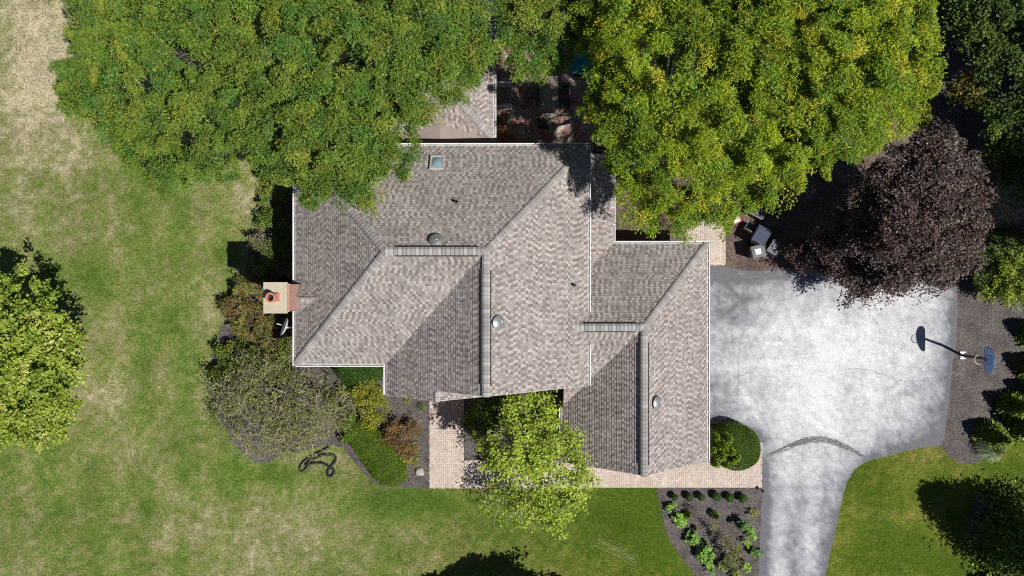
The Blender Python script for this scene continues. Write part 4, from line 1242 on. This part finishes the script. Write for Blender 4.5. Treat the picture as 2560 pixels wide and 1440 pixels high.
# clipped shrubs: dense leaf skin on a dark twiggy core
def clipped(name, label, blobs, palette, seed, L=0.06, W=0.04, dens=1500, cat='shrub', group=None, rough=0.05, loc=None):
    r = np.random.default_rng(seed)
    t = thing(name, label, cat, loc if loc is not None else (blobs[0][0], blobs[0][1], 0), 0, group)
    o = np.array(t.location)
    Ps, Ns = [], []
    core = MB()
    for bi, (x, y, z, rx, ry, rz) in enumerate(blobs):
        k = int(dens * rx * ry * 3.14 * 1.6)
        d = unit(r.normal(0, 1, (k, 3))); d[:, 2] = np.abs(d[:, 2]) - 0.25 * r.random(k)
        d = unit(d)
        p = np.array((x, y, z)) + d * np.array((rx, ry, rz)) * (1 + r.normal(0, rough, (k, 1)))
        ok = p[:, 2] > 0.02
        for bj, (X, Y, Z, RX, RY, RZ) in enumerate(blobs):
            if bj != bi:
                ok &= (((p - np.array((X, Y, Z))) / np.array((RX, RY, RZ))) ** 2).sum(1) > 0.86
        Ps.append(p[ok]); Ns.append(unit(d[ok] / np.array((rx, ry, rz))))
        prof = [(math.cos(a) * 0.92, math.sin(a) * 0.92) for a in np.linspace(-0.5, math.pi / 2, 8)]
        core.lathe([(q[0], q[1]) for q in prof[:-1]] + [(0.0, prof[-1][1])], 20, (x - o[0], y - o[1], z - o[2]), Matrix.Diagonal((rx, ry, rz)))
    core.v = [(a, b, max(0.0, c)) for a, b, c in core.v]
    core.build('inner_foliage', M['inner_green'], t)
    P = np.concatenate(Ps); Nn = np.concatenate(Ns)
    n = len(P)
    A = unit(Nn * 0.35 + r.normal(0, 1, (n, 3)))
    Nr = unit(Nn + r.normal(0, 0.45, (n, 3)))
    patch = np.exp(0.35 * (fbm(P[:, 0] + 90, P[:, 1] + 90, 1.6, seed, 3) - 0.5) * 2)[:, None]
    leaf_mesh('foliage', P - o, A, Nr, L * np.exp(r.normal(0, .2, n)), W, pal(r, palette, n, 0.25) * patch, M['leaf'], t)
    return t


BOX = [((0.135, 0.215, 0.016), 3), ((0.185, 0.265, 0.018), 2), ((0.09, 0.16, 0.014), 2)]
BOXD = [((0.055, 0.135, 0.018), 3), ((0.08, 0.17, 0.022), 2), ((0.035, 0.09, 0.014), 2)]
spine = [(895, 1072, 28), (910, 1092, 38), (930, 1114, 42), (950, 1138, 45), (968, 1162, 46), (984, 1180, 34), (872, 1055, 25), (884, 1082, 22), (862, 1096, 13)]
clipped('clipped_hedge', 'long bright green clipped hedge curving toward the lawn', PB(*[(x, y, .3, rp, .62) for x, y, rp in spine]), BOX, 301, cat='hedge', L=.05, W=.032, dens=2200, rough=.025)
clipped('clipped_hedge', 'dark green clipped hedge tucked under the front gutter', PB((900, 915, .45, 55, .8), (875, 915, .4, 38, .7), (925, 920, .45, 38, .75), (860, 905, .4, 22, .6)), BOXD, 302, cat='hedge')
clipped('clipped_shrub', 'dense rounded dark green shrub at the driveway mouth beside the garage', PB((1842, 1118, .6, 56, .85), (1830, 1100, .6, 45, .8), (1860, 1130, .55, 38, .7)), [((.085, .155, .018), 3), ((.115, .19, .02), 2), ((.06, .115, .014), 2)], 303, L=.045, W=.03, dens=2600, rough=.025)
AV = [((0.26, 0.37, 0.025), 3), ((0.36, 0.46, 0.03), 2), ((0.15, 0.25, 0.018), 2)]
clipped('upright_evergreen', 'lobed yellow green evergreen between garage gutter and rounded shrub', PB((1800, 1106, 1.9, 15, 1.1), (1818, 1122, 2.0, 12, 1.1), (1836, 1138, 1.7, 11, .9), (1797, 1136, 1.7, 13, 1.0), (1812, 1155, 1.5, 12, .9), (1783, 1088, 1.7, 13, 1.0), (1813, 1092, 1.9, 11, 1.1), (1786, 1154, 1.3, 11, .8), (1826, 1150, 1.4, 9, .8), (1778, 1120, 1.5, 11, .9)), AV, 304, L=.09, W=.05, rough=.10, dens=1300)
for i, (x, y) in enumerate(((1687, 1243), (1723, 1243), (1753, 1243), (1791, 1241), (1824, 1244), (1857, 1246))):
    nm = ['first', 'second', 'third', 'fourth', 'fifth', 'sixth'][i]
    clipped('boxwood_ball', nm + ' small dark green ball shrub from the lawn in the row below the paver path', PB((x, y, .28, [9, 10, 9.5, 11, 10.5, 11][i], .27)), BOXD, 310 + i, L=.045, W=.03, dens=1500, group='row of small ball shrubs below the paver path')


# ---- leafy perennials in the front bed
def spiky(label, px, py, h, rad, col, seed, n=70, name='spiky_plant', w=0.035, cat='plant', arch=0.6):
    r = random.Random(seed)
    p = G(px, py)
    mb = MB()
    for i in range(n):
        a = r.uniform(0, 6.283); R_ = rad * r.uniform(0.45, 1.05); hh = h * r.uniform(0.6, 1.1)
        d = Vector((math.cos(a), math.sin(a), 0)); s = Vector((-d.y, d.x, 0)) * w * r.uniform(.6, 1.2)
        b0 = d * 0.03
        m1 = d * R_ * 0.5 + Vector((0, 0, hh)); e = d * R_ + Vector((0, 0, hh * (1 - arch) * r.uniform(.6, 1.2)))
        c = tuple(x * r.uniform(.7, 1.3) for x in col)
        mb.face([b0 - s * .5, b0 + s * .5, m1 + s, m1 - s], None, c); mb.face([m1 - s, m1 + s, e], None, c)
    o = mb.build(name, M['leaf'])
    o.location = p
    return tag(o, label, cat)


def leafy(label, blobs, palette, seed, **kw):
    d = dict(name='leafy_plant', dens=22, per=45, rc=.13, L=.12, W=.08, cat='plant', r0=.015, nl=6, updot=.8)
    d.update(kw)
    return shrub(label, blobs, palette, seed, **d)


LG = [((0.25, 0.46, 0.065), 3), ((0.33, 0.54, 0.09), 2), ((0.15, 0.32, 0.05), 2)]
DG = [((0.10, 0.20, 0.06), 3), ((0.15, 0.28, 0.07), 2), ((0.22, 0.32, 0.08), 1)]
leafy('small pale green plant nearest the lawn below the ball shrubs', PB((1677, 1271, .25, 8, .2)), LG, 401)
spiky('spiky green tuft beside a bright leafy plant', 1716, 1284, .4, .3, (0.16, 0.26, 0.05), 402)
leafy('upright bright green plant near the lawn edge of the front bed', PB((1696, 1298, .3, 11, .3), (1701, 1309, .28, 8, .25)), LG, 403)
spiky('tall pale yellow green spiky plant in the middle of the front bed', 1784, 1284, .55, .34, (0.28, 0.34, 0.09), 404, 90)
leafy('small yellow green plant beside the driveway edge', PB((1882, 1286, .2, 8, .16)), BRI, 405, L=.08, W=.05)
leafy('dark blue green plant nearest the ball shrubs, leaning towards the driveway', PB((1850, 1308, .5, 14, .35), (1866, 1318, .45, 11, .3)), DG, 406)
leafy('yellow tipped green plant below the dark blue green one', PB((1880, 1338, .4, 9, .3), (1874, 1325, .35, 8, .25)), LG, 407)
spiky('brownish spiky plant above the round bright plant', 1736, 1318, .3, .22, (0.20, 0.19, 0.06), 408, 40)
leafy('round bright green leafy plant in the middle of the front bed', PB((1728, 1343, .35, 15, .3), (1738, 1347, .32, 11, .28)), LG, 409)
spiky('thin sparse spiky plant right of the round bright plant', 1760, 1352, .3, .2, (0.20, 0.23, 0.07), 410, 26)
leafy('largest bright green leafy plant in the lower front bed', PB((1757, 1381, .4, 17, .35), (1770, 1390, .38, 14, .32), (1765, 1402, .3, 11, .25)), LG, 411)
leafy('bright green leafy plant below the largest one', PB((1780, 1417, .35, 11, .3), (1772, 1410, .3, 8, .25)), LG, 412)
leafy('small green plant under the thin young tree, nearest the driveway', PB((1868, 1357, .3, 7, .2)), LG, 413, L=.09, W=.06)
leafy('dark green plant leaning over the driveway edge', PB((1885, 1378, .35, 11, .28), (1895, 1383, .3, 7, .2)), DG, 414)
leafy('bright green clump near the lower driveway corner of the bed', PB((1868, 1418, .32, 11, .26)), LG, 415)
leafy('grey green plant at the foot of the thin young tree', PB((1812, 1412, .3, 14, .25)), DG + SPR, 416)
leafy('yellowish plant at the bottom edge of the front bed', PB((1845, 1436, .3, 14, .25)), BRI, 417)
leafy('tiny yellow flowering plant below the porch roof edge', PB((1018, 999, .2, 7, .12)), YB, 418, L=.06, W=.04)
leafy('tiny green weed in the mulch beside the paver path', PB((1056, 1018, .15, 5, .1)), GRE, 419, L=.07, W=.04)
tree('young_tree', 'thin young tree with sparse drooping leaves in the front bed', PB((1830, 1365, 1.3, 22, .4), (1845, 1390, 1.2, 24, .4), (1828, 1405, 1.0, 20, .35), (1850, 1420, .9, 18, .3), (1815, 1345, 1.6, 12, .3), (1785, 1315, 1.8, 9, .3)), SPR, 420, dens=14, per=24, rc=.2, L=.11, W=.04, r0=.035, bark='dark_bark', ntw=1, tw=(0.5, 0.012), nl=14, base=tuple(G(1836, 1372)), cat='tree', top_h=.8)
spiky('fountain of pale ornamental grass where mulch meets the lawn', 2468, 1112, .9, 1.0, (0.50, 0.54, 0.36), 421, 520, 'ornamental_grass', .02, 'grass clump', .75)


# ---- conifers
def conifer(name, label, base, h, R, palette, seed, whorls=22, L=0.22, W=0.09, group=None, tip=0.15, per=15, full=0.85):
    r = np.random.default_rng(seed)
    t = thing(name, label, 'tree', base, 0, group)
    mb = MB(); mb.tube([(0, 0, -0.05), (0, 0, h * .5), (0, 0, h * .96)], [R * .07, R * .045, .012], 7)
    P, A, Nn = [], [], []
    for k in range(whorls):
        f = k / (whorls - 1)
        z = h * (0.06 + 0.90 * f)
        rr = R * (1 - f) ** full * r.uniform(.85, 1.1) + tip * .5
        nb = int(6 + 7 * (1 - f))
        a0 = r.random() * 6.28
        for b in range(nb):
            a = a0 + 6.283 * b / nb + r.normal(0, .16)
            l = rr * r.uniform(.6, 1.2)
            d = np.array((math.cos(a), math.sin(a), 0)); s = np.array((-d[1], d[0], 0))
            mb.tube([(0, 0, z), tuple(d * l * .95 + np.array((0, 0, z - .12 * l)))], [.03 * (1 - f) + .008, .005], 3, cap=False)
            m = max(6, int(per * l / max(.35, R * .5)))
            for q in range(m):
                u = r.uniform(.25, 1)
                side = r.normal(0, .42) * l * (1.15 - u * .6)
                p = d * l * u + s * side + np.array((0, 0, z - .16 * l * u * u + r.normal(0, .05)))
                P.append(p); A.append(d + s * np.sign(side) * r.uniform(.2, 1.0) + np.array((0, 0, r.normal(-.05, .25)))); Nn.append(np.array((0, 0, 1)) + r.normal(0, .45, 3) + d * .3)
    mb.build('trunk', M['dark_bark'], t)
    P = np.array(P); n = len(P)
    leaf_mesh('crown', P, np.array(A), np.array(Nn), L * np.exp(r.normal(0, .25, n)), W * np.exp(r.normal(0, .2, n)), pal(r, palette, n, .25), M['needle'], t, .1)
    return t


SPC = [((0.12, 0.185, 0.032), 3), ((0.18, 0.25, 0.036), 2), ((0.075, 0.12, 0.03), 2), ((0.34, 0.44, 0.05), 0.9)]
ARB = [((0.16, 0.24, 0.028), 3), ((0.23, 0.31, 0.035), 2), ((0.10, 0.16, 0.025), 2)]
conifer('spruce_tree', 'large dark spruce leaning out at the bottom right corner', tuple(G(2530, 1340)), 9.2, 2.4, SPC, 501, 36, L=.21, W=.085, per=40, full=.55)
conifer('spruce_tree', 'spruce beyond the bottom right corner of the lawn', tuple(G(2560, 1512)), 5.5, 2.2, SPC, 502, 24, L=.3, W=.10, per=30)
for i, (x, y, h, R) in enumerate(((2575, 836, 2.6, .66), (2572, 920, 2.6, .66), (2520, 1014, 2.5, .66), (2578, 986, 2.7, .7), (2466, 1086, 2.3, .7), (2546, 1066, 2.8, .78))):
    conifer('arborvitae', ['uppermost small evergreen in the mulch at the right edge', 'small evergreen right of the basketball backboard', 'small evergreen in the mulch below the backboard, closest to the driveway in its pair', 'small evergreen at the right edge, half hidden behind its neighbour below the backboard', 'small evergreen casting its shadow to the driveway corner, next to the ornamental grass', 'larger evergreen above the ornamental grass at the right edge'][i],
            tuple(G(x, y)), h, R, ARB, 510 + i, 22, L=.17, W=.075, group='small evergreens in the right mulch bed', per=26)

# ------------------------------------------------------------------ objects
# basketball hoop
hp = G(2404, 888)
hoop = thing('basketball_hoop', 'basketball hoop on a black pole with a blue fan shaped backboard', 'basketball hoop', hp)
m_ = MB(); m_.box((0.02, -.17, 0.05), (0.28, .07, 0.09)); m_.box((0.02, .17, 0.05), (0.28, .07, 0.09)); m_.box((0, 0, 0.03), (0.16, .30, 0.05)); m_.build('base_plate', M['white_metal'], hoop)
m_ = MB(); m_.tube([(0, 0, 0), (0, 0, 1.0), (0, 0, 1.95), (-0.20, 0.015, 2.6), (-0.32, 0.025, 3.15)], [0.075, 0.075, 0.075, 0.07, 0.065], 10); m_.build('pole', M['pole_black'], hoop)
bx, by = -0.43, 0.03
m_ = MB()
out = [(-0.57, 2.85), (0.57, 2.85)] + [(0.68 * math.cos(a) * (1.0), 3.02 + 0.70 * math.sin(a)) for a in np.linspace(0.0, math.pi, 18)]
th = 0.03
fr = [(bx - th / 2, by + y, z) for y, z in out]; bk = [(bx + th / 2, by + y, z) for y, z in out]
m_.face(fr); m_.face(bk[::-1])
for i in range(len(out)):
    j = (i + 1) % len(out); m_.face([fr[i], fr[j], bk[j], bk[i]])
bd = m_.build('backboard', M['board_blue'], hoop)
m_ = MB()
for c, d in (((0, 3.05), (0.50, 0.035)), ((0, 3.42), (0.50, 0.035)), ((-0.235, 3.235), (0.035, 0.335)), ((0.235, 3.235), (0.035, 0.335))):
    m_.box((bx - th / 2 - 0.003, by + c[0], c[1]), (0.006, d[0], d[1]))
m_.build('target_square', M['board_line'], bd)
m_ = MB()
m_.tube([(bx - th / 2 - .003, by + y * .95, 3.25 + (z - 3.25) * .95) for y, z in out] + [(bx - th / 2 - .003, by + out[0][0] * .95, 3.25 + (out[0][1] - 3.25) * .95)], 0.008, 4, cap=False)
m_.build('border_line', M['board_line'], bd)
m_ = MB()
rc_ = Vector((bx - 0.40, by, 3.05))
ring = [rc_ + Vector((0.23 * math.cos(a), 0.23 * math.sin(a), 0)) for a in np.linspace(0, 2 * math.pi, 25)]
m_.tube(ring, 0.016, 6, cap=False); m_.box((bx - 0.1, by, 3.05), (0.18, 0.12, 0.025)); m_.build('rim', M['rim_metal'], hoop)
m_ = MB()
for k in range(10):
    a = 2 * math.pi * k / 10
    m_.tube([rc_ + Vector((0.22 * math.cos(a), 0.22 * math.sin(a), 0)), rc_ + Vector((0.15 * math.cos(a + .5), 0.15 * math.sin(a + .5), -0.2)), rc_ + Vector((0.12 * math.cos(a), 0.12 * math.sin(a), -0.42))], 0.006, 3, cap=False)
m_.build('net', M['net'], hoop)


# wheeled bins
def bin_(label, px, py, rz, w, d, h, body, lidm, sticker=None, ridges=True, open_lid=False):
    t = thing('wheeled_bin', label, 'bin', G(px, py), rz, 'wheeled bins on the mulch behind the driveway')
    m_ = MB(); m_.box((0, 0, h * .47), (w, d, h * .9), taper=.78); m_.box((0, 0, h * .915), (w * 1.06, d * 1.06, 0.05)); m_.build('body', M[body], t)
    m_ = MB()
    z = h * .93 + .03
    a, b = w * .54, d * .54
    m_.box((0, 0.0, z), (2 * a, 2 * b, .05))
    m_.box((0, 0.02, z + .035), (2 * a - .10, 2 * b - .14, .03))
    if ridges:
        for s in (-1, 1): m_.box((s * (a - .02), 0, z + .045), (.035, 2 * b - .03, .04))
        m_.box((0, -b + .05, z + .04), (2 * a - .08, .05, .04))
    lid = m_.build('lid', M[lidm], t)
    if sticker:
        m_ = MB(); m_.box((sticker[0], sticker[1], z + .054), (sticker[2], sticker[3], .006)); m_.build('sticker', M['label_white'], lid)
    m_ = MB(); m_.tube([(-w * .4, b + .09, h * .93), (w * .4, b + .09, h * .93)], .018, 6); m_.box((-w * .4, b + .04, h * .93), (.04, .1, .04)); m_.box((w * .4, b + .04, h * .93), (.04, .1, .04)); m_.build('handle', M['dark_rubber'], t)
    for s in (-1, 1):
        m_ = MB(); R_ = Matrix.Rotation(math.pi / 2, 3, 'Y')
        m_.lathe([(0, -.03), (.13, -.03), (.13, .03), (0, .03)], 14, (s * (w * .42), d * .38, .13), R_); m_.build('wheel', M['dark_rubber'], t)
    return t


bin_('black wheeled bin with pale grey lid and white sticker, closest to the paver strip', 1881, 631, math.radians(-78), .62, .70, 1.1, 'bin_black', 'bin_lid_grey', (0, -.02, .30, .30))
bin_('large black wheeled bin with shiny blue black lid, farthest from the driveway', 1888, 592, math.radians(150), .72, .84, 1.15, 'bin_black', 'bin_lid_blue', None)
bin_('black wheeled bin with a small white sheet on its lid, nearest the purple maple', 1922, 622, math.radians(147), .58, .66, 1.05, 'bin_black', 'bin_grey', (0.05, -.08, .24, .24))
# folded grey garden chair beside the bins
t = thing('garden_chair', 'small grey chair beside the large blue lidded bin', 'chair', G(1868, 570), math.radians(-30))
m_ = MB(); m_.box((0, 0, .45), (.46, .46, .05)); m_.build('seat', M['bin_grey'], t)
m_ = MB(); m_.box((0, -.25, .72), (.48, .05, .5)); m_.build('backrest', M['bin_grey'], t)
for sx in (-1, 1):
    for sy in (-1, 1):
        m_ = MB(); m_.tube([(sx * .2, sy * .2, .43), (sx * .23, sy * .23, 0)], .018, 5); m_.build('leg', M['vent_metal'], t)
# dark panel table with pale rim
t = thing('low_table', 'square dark topped table with a thin pale metal rim under the locust edge', 'table', G(1886, 522), math.radians(-27))
m_ = MB(); m_.box((0, 0, .68), (.92, .92, .03)); m_.build('tabletop', M['bin_black'], t)
m_ = MB()
for c, d in (((0, -.475), (.98, .03)), ((0, .475), (.98, .03)), ((-.475, 0), (.03, .92)), ((.475, 0), (.03, .92))): m_.box((c[0], c[1], .68), (d[0], d[1], .05))
m_.build('rim', M['pot_rim'], t)
for sx in (-1, 1):
    for sy in (-1, 1):
        m_ = MB(); m_.tube([(sx * .42, sy * .42, .66), (sx * .42, sy * .42, 0)], .02, 5); m_.build('leg', M['pot_rim'], t)
# red cool box
t = thing('cool_box', 'small red box with white lid half hidden under the locust edge near the bins', 'cool box', G(1836, 552), math.radians(25))
m_ = MB(); m_.box((0, 0, .2), (.5, .34, .4), taper=.9); m_.build('body', M['red'], t)
m_ = MB(); m_.box((-.02, .02, .43), (.36, .28, .06)); m_.build('lid', M['label_white'], t)

# patio furniture
t = thing('patio_table', 'long stone topped patio table with a raised rim', 'table', (0, 0, 0))
t.location = G(1371, 245, 0) * 1.0
m_ = MB(); m_.box((0, 0, .72), (.72, 1.72, .05)); m_.build('tabletop', M['table_stone'], t)
m_ = MB()
for c, d in (((0, -.93), (.98, .11)), ((0, .93), (.98, .11)), ((-.435, 0), (.11, 1.75)), ((.435, 0), (.11, 1.75))): m_.box((c[0], c[1], .735), (d[0], d[1], .06))
m_.build('rim', M['table_rim'], t)
for sx in (-1, 1):
    for sy in (-1, 1):
        m_ = MB(); m_.box((sx * .38, sy * .85, .35), (.09, .09, .70)); m_.build('leg', M['table_rim'], t)


def patio_chair(label, px, py, rz):
    t = thing('patio_chair', label, 'chair', G(px, py), rz, 'black chairs round the patio table')
    m_ = MB(); m_.box((0, 0, .42), (.50, .50, .06)); m_.build('seat', M['bin_grey'], t)
    m_ = MB(); m_.box((0, .27, .68), (.52, .05, .52)); m_.build('backrest', M['black'], t)
    for s in (-1, 1):
        m_ = MB(); m_.tube([(s * .28, -.25, .0), (s * .28, -.25, .62), (s * .28, .27, .66), (s * .28, .3, 0)], .022, 5); m_.build('armrest', M['pole_black'], t)
    return t


patio_chair('black patio chair at the foot of the table, nearest the house wall', 1358, 312, math.pi)
patio_chair('black patio chair on the sunroom side of the table', 1334, 240, math.pi / 2)
patio_chair('upper black patio chair on the umbrella side of the table', 1406, 230, -math.pi / 2)
patio_chair('lower black patio chair on the umbrella side of the table', 1408, 266, -math.pi / 2)


def umbrella(label, px, py, rad, h=2.4):
    p = G(px, py, h)
    t = thing('patio_umbrella', label, 'umbrella', (p.x, p.y, 0))
    m_ = MB(); n = 8
    for k in range(n):
        a, b = 2 * math.pi * k / n + .2, 2 * math.pi * (k + 1) / n + .2
        A_, B_ = Vector((rad * math.cos(a), rad * math.sin(a), h - .25)), Vector((rad * math.cos(b), rad * math.sin(b), h - .25))
        mid = (A_ + B_) / 2 * .96; mid.z = h - .27
        m_.face([(0, 0, h + .15), A_, mid]); m_.face([(0, 0, h + .15), mid, B_])
        m_.face([A_, A_ - Vector((0, 0, .14)), mid - Vector((0, 0, .14)), mid]); m_.face([mid, mid - Vector((0, 0, .14)), B_ - Vector((0, 0, .14)), B_])
    m_.build('canopy', M['teal'], t)
    m_ = MB(); m_.tube([(0, 0, 0), (0, 0, h + .2)], .025, 8); m_.lathe([(0, .0), (.28, .0), (.26, .07), (.03, .1)], 16); m_.build('pole', M['dark_rubber'], t)


umbrella('teal patio umbrella showing through the leaves beyond the table', 1452, 150, .72)
umbrella('teal patio umbrella almost hidden at the top edge above the sunroom', 1262, -10, .85)
for i, (x, y) in enumerate(((1481, 384), (1494, 387))):
    t = thing('plant_pot', ['round pale rimmed pot touching the roof corner behind the house', 'round pale rimmed pot, the one farther from the roof corner'][i], 'pot', G(x + 4, y - 2), 0, 'round pots behind the house')
    m_ = MB(); m_.lathe([(0, 0), (.12, 0), (.15, .34), (.125, .34), (.125, .28)], 18); m_.build('body', M['pot_body'], t)
    m_ = MB(); m_.lathe([(.148, .33), (.165, .33), (.165, .37), (.135, .37), (.135, .33)], 18); m_.build('rim', M['pot_rim'], t)
    m_ = MB(); m_.lathe([(0, .29), (.125, .29)], 18); m_.build('soil', M['soil'], t)

# rock
bm = bmesh.new(); bmesh.ops.create_icosphere(bm, subdivisions=3, radius=1)
rr = random.Random(3)
off = [(Vector((rr.gauss(0, 1), rr.gauss(0, 1), rr.gauss(0, 1))).normalized(), rr.uniform(.6, .95)) for _ in range(10)]
for v in bm.verts:
    for d, l in off:
        k = v.co.dot(d)
        if k > l: v.co -= d * (k - l)
    v.co = Vector((v.co.x * .25, v.co.y * .27, v.co.z * .16 + .08))
me = bpy.data.meshes.new('rock'); bm.to_mesh(me); bm.free(); me.materials.append(M['rock'])
rk = link('rock', me); rk.location = G(1050, 1180); tag(rk, 'pale rounded rock in the mulch beside the paver path', 'rock')

# corrugated drain hose
pts = [(822, 1118), (800, 1130), (775, 1142), (755, 1158), (748, 1175), (756, 1180), (768, 1170), (775, 1160), (790, 1157), (808, 1157), (820, 1166), (830, 1170), (836, 1178), (830, 1190), (820, 1192), (817, 1182), (826, 1168), (837, 1156), (840, 1145), (832, 1137), (815, 1136), (797, 1140), (778, 1150), (763, 1164)]
P = [G(x, y, .07) for x, y in pts]
for _ in range(3):
    Q = [P[0]]
    for a, b in zip(P[:-1], P[1:]): Q += [a.lerp(b, .25), a.lerp(b, .75)]
    P = Q + [P[-1]]
m_ = MB(); m_.tube(P, [.062 + .012 * (i % 2) for i in range(len(P))], 8)
h_ = m_.build('drain_hose', M['hose']); tag(h_, 'black corrugated drain hose lying in a loop on the lawn', 'hose')
# low path light at the driveway corner of the front bed
t = thing('path_light', 'small black path light where the pavers meet the driveway', 'path light', G(1901, 1223))
m_ = MB(); m_.tube([(0, 0, 0), (0, 0, .38)], .014, 6); m_.build('post', M['black'], t)
m_ = MB(); m_.lathe([(0, .45), (.09, .38), (.03, .37)], 14); m_.build('shade', M['black'], t)
